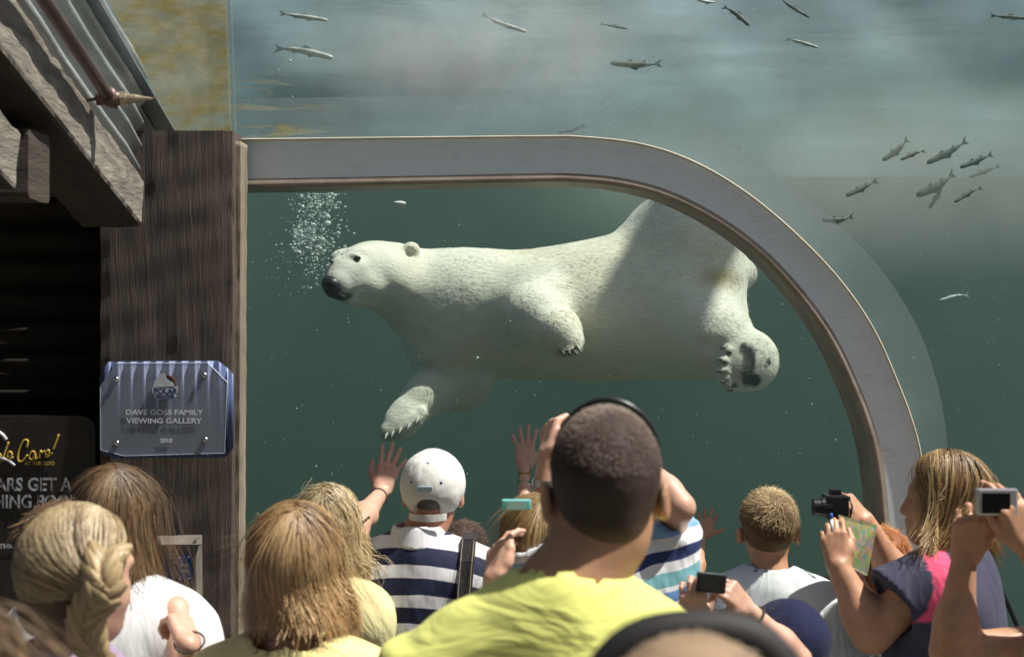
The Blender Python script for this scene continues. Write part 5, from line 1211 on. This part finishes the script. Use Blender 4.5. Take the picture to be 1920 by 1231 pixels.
hair_obj(w7, [skull_cap(fr, (.20, .12, .055), grow=1.04, drop=-.11), hair_long(fr, 8500, 11, -.118, STREAK, RN(22), width=.0016, wave=.009, off=(.02, .20), collide=False, endvar=.045, flick=.3, front=.5, side=.32, crown=(.0, -.0))]); lower_body(fr, 0, w7)
cam7 = thing('camera', 'black zoom camera held by the woman in navy and pink', 'camera', P(1560, 945, 3.98))
m = MB(); m.box(P(1566, 948, 4.0), (.030, .045, .034)); m.build('camera_body', M_blackp, cam7, bevel=.006)
m = MB(); a = P(1558, 950, 3.98); m.tube([a, a + np.array([-.028, .0, 0]), a + np.array([-.03, 0, 0]), a + np.array([-.05, 0, 0])], [.027, .027, .024, .024], 20); m.build('lens', M_blackp, cam7, smooth=False)
m = MB(); m.box(P(1566, 921, 4.0), (.014, .018, .008)); m.build('viewfinder', M_blackp, cam7, bevel=.003)
m = MB(); m.tube([P(1592, 930, 3.95), P(1598, 950, 3.93), P(1590, 985, 3.93), P(1580, 968, 3.95)], .003, 6); m.build('wrist_strap', M_blackp, cam7, smooth=True)
t = NT('printed_map'); t.set(Roughness=.35); co = t.coord(); vo = t.n('ShaderNodeTexVoronoi'); vo.inputs['Scale'].default_value = 55; t.l(co, vo.inputs[0])
hs_ = t.ramp(t.noise(co, 60, 6, .75), [(.25, (.42, .40, .36)), (.42, (.12, .26, .10)), (.5, (.20, .38, .14)), (.58, (.50, .22, .16)), (.68, (.55, .56, .50)), (.8, (.10, .22, .34))])
t.l(t.mix(.18, hs_, vo.outputs['Color']), t.b.inputs['Base Color'])
mp = thing('map', 'folded green printed zoo map held below the black zoom camera', 'map', P(1605, 1020, 3.9))
q = [P(1572, 964, 3.86), P(1641, 985, 3.98), P(1622, 1078, 3.98), P(1588, 1060, 3.88)]
m = MB(); m.prism(q, (.0, .003, 0)); m.prism([q[0] + (0, -.006, 0), q[1] + (.004, -.006, .002), q[2] + (.004, -.01, 0), q[3] + (0, -.012, 0)], (0, .002, 0)); m.build('page', t.m, mp)
pen = thing('pen', 'blue and white pen held with the folded map', 'pen', P(1562, 975, 3.72)); m = MB(); m.tube([P(1560, 996, 3.70), P(1559, 972, 3.71)], .0042, 8); m.build('barrel', M_white, pen, smooth=True); m = MB(); m.tube([P(1559, 972, 3.71), P(1558, 962, 3.71)], .0045, 8); m.build('pen_cap', simple('blue_plastic', (.03, .10, .5), .4), pen, smooth=True)
bg = thing('shoulder_bag', 'black shoulder bag on a long strap, behind the woman in pink', 'bag', P(1885, 1200, 4.2))
m = MB(); m.tube([P(1845, 1040, 4.1), P(1880, 1110, 4.15), P(1915, 1190, 4.2)], .007, 6); m.build('strap', M_blackp, bg)
s = SDF(); s.box(P(1895, 1250, 4.2), (.11, .06, .10), None, .03, .01); v, f = s.mesh(.014, lambda X: .004 * fbm(X, 16, 1, 1)); mesh_obj('bag_body', v, f, simple('black_nylon', (.02, .018, .02), .5), bg, smooth=True)

# ---- red-haired child -------------------------------------------------------
H = P(1650, 1058, 4.5); fr = Fr(H, -28, .78, hs=.95, pitch=8)
k6 = person('red-haired child in a camouflage shirt below the map, one hand on the glass', H, 0)
wr = P(1556, 1128, 4.9); am = arm_mesh(P(1600, 1200, 4.5), P(1570, 1215, 4.7), wr, .82, .85, .0042, hnd=dict(u=P(1551, 1066, 5.02) - wr, n=(.0, -1, .1), side=1, curl=(5, 5, 5, 5), spread=.5, thumb=.6))
body_mesh(k6, fr, SK_red, arms=[am], neck=.047); t = NT('camouflage'); t.set(Roughness=.9); t.l(t.ramp(t.noise(t.coord(), 16, 3, .6, 1.5), [(.35, (.14, .13, .10)), (.45, (.34, .32, .26)), (.55, (.48, .50, .46)), (.65, (.25, .22, .17))], 'CONSTANT'), t.b.inputs['Base Color'])
v, f = shirt_sdf(fr, w=.185, dep=.12, slv=((fr.b(-.13, -.02, -.33), fr.b(-.2, .05, -.5)), (fr.b(.13, -.02, -.33), fr.b(.2, .0, -.52)))).mesh(.014, lambda X: .006 * fbm(X, 18, 52, 2)); mesh_obj('t_shirt', v, f, t.m, k6, smooth=True)
hair_obj(k6, [skull_cap(fr, (.22, .07, .02)), hair_short(fr, 6000, .03, [(.20, .06, .018), (.42, .15, .045), (.55, .24, .08)], RN(23), lay=.9, width=.0022)], short=True); lower_body(fr, 0, k6)

# ---- person at the right edge with a silver camera -------------------------
H = P(2075, 1010, 3.0); fr = Fr(H, -15, .97, hs=.98)
p8 = person('person at the picture edge raising a silver camera with both bare arms', H, 0)
wr = P(1808, 1045, 2.95); el = P(1785, 1222, 2.95)
a1 = arm_mesh(P(2010, 1210, 3.0), el, wr, 1.0, 1.0, .0038, hnd=dict(u=P(1832, 925, 2.9) - wr, n=(-.2, -1, .1), side=1, curl=(6, 10, 60, 60), spread=.15, thumb=.35, thc=.15, curl2=(12, 14, 80, 80)))
wq = P(1925, 1020, 2.9)
a2 = arm_mesh(P(2120, 1220, 3.0), P(2040, 1190, 2.9), wq, 1.0, 1.0, .0042, hnd=dict(u=P(1888, 925, 2.88) - wq, n=(.35, -1, .2), side=-1, curl=(30, 30, 36, 40), spread=.5, thumb=.3, thc=.2))
body_mesh(p8, fr, SK_tan, arms=[a1, a2], vox=.010); hair_obj(p8, [skull_cap(fr, (.08, .05, .03)), hair_short(fr, 1500, .03, BROWN, RN(25), lay=.8, width=.003)], short=True)
v, f = shirt_sdf(fr, w=.19, dep=.12).mesh(.014); mesh_obj('t_shirt', v, f, M_white, p8, smooth=True); lower_body(fr, 0, p8)
ring_band(p8, 'ring', P(1808, 957, 2.90), P(1832, 925, 2.9) - wr, .0095, .002, bpy.data.materials['gold'], .0015)
c8 = thing('camera', 'slim silver camera with a dark screen at the right picture edge', 'camera', P(1868, 942, 2.88))
m = MB(); m.box(P(1868, 940, 2.88), (.042, .009, .027)); m.build('camera_body', simple('silver_shell', (.55, .54, .56), .3, metal=.7), c8, bevel=.004)
m = MB(); m.box(P(1868, 943, 2.869), (.028, .0012, .020)); m.build('screen', bpy.data.materials['dark_screen'], c8)

# ---- near heads at the bottom edge --------------------------------------------
H = P(1300, 1515, .98); fr = Fr(H, 10, 1.0, hs=.95, pitch=-6)
p9 = person('blurred head with tan hair close to the camera, at the bottom edge', H, .38)
body_mesh(p9, fr, SK_tan, vox=.010); hair_obj(p9, [skull_cap(fr, (.26, .18, .11), grow=1.0), hair_short(fr, 4000, .02, [(.12, .08, .05), (.24, .18, .12), (.36, .29, .21)], RN(26), lay=.97, jitter=.1, width=.003)], short=True)
v, f = shirt_sdf(fr, w=.2, dep=.12).mesh(.014); mesh_obj('t_shirt', v, f, M_trouser, p9, smooth=True); lower_body(fr, .38, p9)
g = thing('sunglasses', 'large dark sunglasses on the blurred near head at the bottom edge', 'sunglasses', fr.h(0, .08, .11))
m = MB(); pts = [P(x, y, 1.06) for x, y in ((1112, 1300), (1142, 1250), (1178, 1213), (1228, 1190), (1295, 1181), (1365, 1185), (1420, 1204), (1462, 1246), (1485, 1300))]
m.tube(spline(pts, 26), .016, 10); m.build('frame', simple('matt_black', (.012, .011, .011), .7, vary=.2), g, smooth=True)

H = P(-135, 1400, 1.1); fr = Fr(H, -10, 1.0, hs=.95)
p10 = person('blurred brown-haired head in the near bottom left corner', H, .38)
body_mesh(p10, fr, SK_fair, vox=.010); hair_obj(p10, [skull_cap(fr, (.10, .06, .035)), hair_long(fr, 2500, 7, -.15, BROWN, RN(27), width=.0022, off=(.02, .1), collide=False)])
v, f = shirt_sdf(fr, w=.2, dep=.12).mesh(.014); mesh_obj('t_shirt', v, f, M_white, p10, smooth=True); lower_body(fr, .38, p10)
# ================================================ FISH, BUBBLES, MILKY WATER
M_fish = simple('fish_skin', (.08, .10, .09), .7, vary=.5, scale=30); M_fishs = simple('silver_fish_skin', (.45, .5, .47), .4, vary=.3, scale=30)
def fish_mesh(name, mat):
    s = SDF(); s.ell((0, 0, 0), (.10, .016, .026), k=.01); s.cap((-.07, 0, 0), (-.125, 0, 0), .012, .006, k=.02)
    s.ell((.085, 0, -.002), (.025, .012, .017), k=.02)
    v, f = s.mesh(.005); parts = [(v, f)]
    m = MB(); m.prism([(-.118, .001, .004), (-.165, .001, .034), (-.15, .001, 0), (-.165, .001, -.034), (-.118, .001, -.004)], (0, -.003, 0))
    m.prism([(.02, .001, .022), (-.03, .001, .045), (-.045, .001, .018)], (0, -.002, 0)); m.prism([(.03, .001, -.02), (0, .001, -.042), (-.01, .001, -.02)], (0, -.002, 0)); m.prism([(-.05, .001, -.016), (-.075, .001, -.034), (-.08, .001, -.012)], (0, -.002, 0))
    fin = m
    return v, f, fin
FISH = [((628, 40), (528, 26), 5.7, 1, 'silver fish with pale back, upper left, highest of the two'), ((640, 112), (522, 84), 5.7, 1, 'silver fish beside the bright splash, below the other silver one'),
 ((1000, 64), (905, 34), 5.8, 1, 'thin pale fish slanting down in the milky water'), ((1130, 118), (1236, 124), 5.6, 0, 'dark straight fish above the right part of the beam'),
 ((1185, 56), (1128, 45), 6.2, 0, 'small faint fish above the dark straight one'), ((1412, 54), (1362, 10), 5.5, 0, 'dark mottled fish heading down near the top edge, left of its twin'), ((1527, 38), (1460, 0), 5.5, 0, 'dark mottled fish heading down near the top edge, right of its twin'),
 ((1542, 92), (1478, 72), 5.9, 1, 'pale thin fish under the two mottled ones'), ((1940, 36), (1860, 30), 5.6, 0, 'dark fish cut by the upper right picture edge'), ((1648, 306), (1704, 268), 6.4, 0, 'faint fish at the left end of the shoal'),
 ((1683, 303), (1730, 279), 5.5, 0, 'darkest small fish at the upper left of the shoal'), ((1727, 312), (1812, 269), 6.2, 0, 'long grey fish slanting up in the shoal'), ((1792, 318), (1858, 290), 5.9, 0, 'fish at the right end of the shoal'),
 ((1708, 372), (1790, 335), 6.4, 0, 'faint long fish in the lower shoal'), ((1783, 384), (1836, 348), 5.45, 0, 'black fish lowest at the right of the shoal'), ((1738, 398), (1772, 344), 6.5, 0, 'faint steep fish below the shoal'),
 ((1578, 372), (1642, 340), 6.2, 0, 'faint fish left of the shoal above the arch'), ((1533, 412), (1597, 413), 5.6, 0, 'dark level fish just outside the curve of the arch'), ((1753, 566), (1812, 548), 6.0, 1, 'pale fish alone in the dark water at right'),
 ((1036, 250), (1096, 239), 5.6, 0, 'fish just above the straight part of the beam'), ((1810, 335), (1872, 312), 6.7, 0, 'very faint fish behind the right end of the shoal'), ((1300, -2), (1345, 8), 5.8, 1, 'pale fish touching the top picture edge')]
fv, ff, fin = fish_mesh('fish', M_fish); meshes = {}; rf = np.random.default_rng(44)
for k_, (h, tl, d, sv_, lab) in enumerate(FISH):
    d += 1.7; a = P(*h, d); b = P(*tl, d + .04); L_ = np.linalg.norm(a - b); c = (a + b) / 2; xdir = (a - b) / L_
    key = (sv_, k_ % 4)
    if key not in meshes:
        mt = M_fishs if sv_ else M_fish; bd = (0, 1.6, -1.4, .8)[k_ % 4]
        bend = lambda V: np.stack([V[:, 0], V[:, 1] * (1 + .2 * (k_ % 3)), V[:, 2] * (.9, 1.1, .8, 1)[k_ % 4] + bd * V[:, 0] * np.abs(V[:, 0]) * (V[:, 0] < 0)], 1)
        o = mesh_obj('fish', bend(fv), ff, mt, None, loc=(0, 0, 0), smooth=True); fo = mesh_obj('fins', bend(np.vstack(fin.v)), fin.f, mt, None, loc=(0, 0, 0)); meshes[key] = (o.data, fo.data); bpy.data.objects.remove(o); bpy.data.objects.remove(fo)
    o = thing('fish', lab, 'fish', c, 'fish swimming above and beside the window'); s_ = L_ / .30; thin = (.6 if h[1] < 130 else .75) * rf.uniform(.85, 1.15)
    nz_ = vn(np.cross(xdir, (0, 1, 0)))
    o.rotation_euler = Matrix((Vector(xdir), Vector(np.cross(nz_, xdir)), Vector(nz_))).transposed().to_euler()
    o.scale = (s_, s_, s_ * thin)
    for nm, me in zip(('fish_body', 'fins'), meshes[key]): q = bpy.data.objects.new(nm, me); COL.objects.link(q); q.parent = o; (q.__setitem__('kind', 'stuff') if nm == 'fins' else None)
# bubbles
ico = bpy.data.meshes.new('i'); import bmesh
bm = bmesh.new(); bmesh.ops.create_icosphere(bm, subdivisions=1, radius=1); iv = np.array([v.co[:] for v in bm.verts]); itr = np.array([[v.index for v in f.verts] for f in bm.faces]); bm.free()
def balls(name, pts, rad, mat, flat=None):
    V = (iv[None] * np.asarray(rad)[:, None, None] * (np.array(flat) if flat is not None else 1) + np.asarray(pts)[:, None]).reshape(-1, 3); Fq = (itr[None] + (np.arange(len(pts)) * len(iv))[:, None, None]).reshape(-1, 3)
    return mesh_obj(name, V, Fq, mat, None, smooth=True)
M_bub = NT('air_bubble'); M_bub.set(Roughness=.12); M_bub.b.inputs['Base Color'].default_value = (.62, .72, .70, 1); M_bub.b.inputs['Specular IOR Level'].default_value = 1.0; M_bub.b.inputs['Alpha'].default_value = .75; M_bub = M_bub.m
rb = np.random.default_rng(5); bp = []; br = []
for cx, cy, sx, sy, n_, r0 in ((576, 445, 18, 38, 420, 1.0), (585, 470, 26, 34, 260, 1.0), (560, 452, 8, 14, 60, 1.9), (588, 455, 10, 8, 40, 2.2), (615, 378, 12, 12, 90, 1.1), (590, 400, 10, 26, 90, .9), (580, 372, 14, 8, 60, .8), (560, 500, 34, 20, 90, .7), (620, 440, 18, 50, 50, .8)):
    for _ in range(n_):
        bp.append(P(cx + rb.normal() * sx, max(364, cy + rb.normal() * sy), 6.2 + rb.normal() * .1)); br.append(.0023 * r0 * rb.lognormal(.35, .5))
o = balls('air_bubbles', bp, br, M_bub, (1.15, 1, .85)); tag(o, 'cloud of rising air bubbles in front of the polar bear nose', None, None, 'stuff')
sp = []; sr = []
for _ in range(900):
    x, y = rb.uniform(450, 1900), rb.uniform(0, 900) ** 1.0; sp.append(P(x, y, rb.uniform(5.2, 6.6))); sr.append(.0014 * rb.lognormal(0, .5))
o = balls('floating_specks', sp, sr, M_bub); tag(o, 'tiny pale specks floating in the pool water', None, None, 'stuff')
s = SDF(); s.ell(P(749, 381, 5.6), (.026, .02, .009)); v, f = s.mesh(.004); fo = mesh_obj('floating_scrap', v, f, simple('white_scrap', (.8, .85, .85), .5), None, smooth=True); tag(fo, 'small white scrap floating under the beam above the bear', 'scrap')
# milky clouds: blobs of denser scattering
def plume(c, R, dens, colr, ns, lab, lo=.42, hi=.68):
    """soft cloud: noise times a falloff towards the rim of an ellipsoid"""
    s = SDF(); s.ell(c, R); v, f = s.mesh(min(R) / 5); t = NT('milky_water'); t.t.nodes.remove(t.b)
    vs = t.n('ShaderNodeVolumeScatter'); vs.inputs['Color'].default_value = (*colr, 1)
    tc = t.n('ShaderNodeTexCoord'); mp = t.n('ShaderNodeMapping'); mp.inputs['Scale'].default_value = tuple(1 / q for q in R); t.l(tc.outputs['Object'], mp.inputs[0])
    ln = t.n('ShaderNodeVectorMath'); ln.operation = 'LENGTH'; t.l(mp.outputs[0], ln.inputs[0]); fo = t.ramp(ln.outputs['Value'], [(.15, 1), (.97, 0)], 'EASE')
    nz = t.ramp(t.noise(t.coord((1, 1, .8)), ns, 4, .6, .6), [(lo, 0), (hi, 1)]); t.l(t.math('MULTIPLY', t.math('MULTIPLY', fo, nz), dens), vs.inputs['Density']); t.l(vs.outputs[0], t.out.inputs['Volume'])
    o = mesh_obj('milky_water', v, f, t.m, None, loc=c, smooth=True); tag(o, lab, None, None, 'stuff'); return o
plume(P(880, 100, 5.75), (.95, .32, .36), 4.0, (.86, 1, .94), 3.2, 'milky cloud of stirred water above the straight beam', .38, .64)
plume(P(1680, 340, 8.6), (2.8, 1.1, .75), 1.5, (.90, 1, .78), 1.4, 'yellowish green cloudy water behind the shoal at right', .25, .65)
plume(P(1150, 90, 9.2), (4.6, 1.7, .75), .20, (.95, 1, .96), 1.6, 'faint pale haze in the water just under the surface', .2, .7)
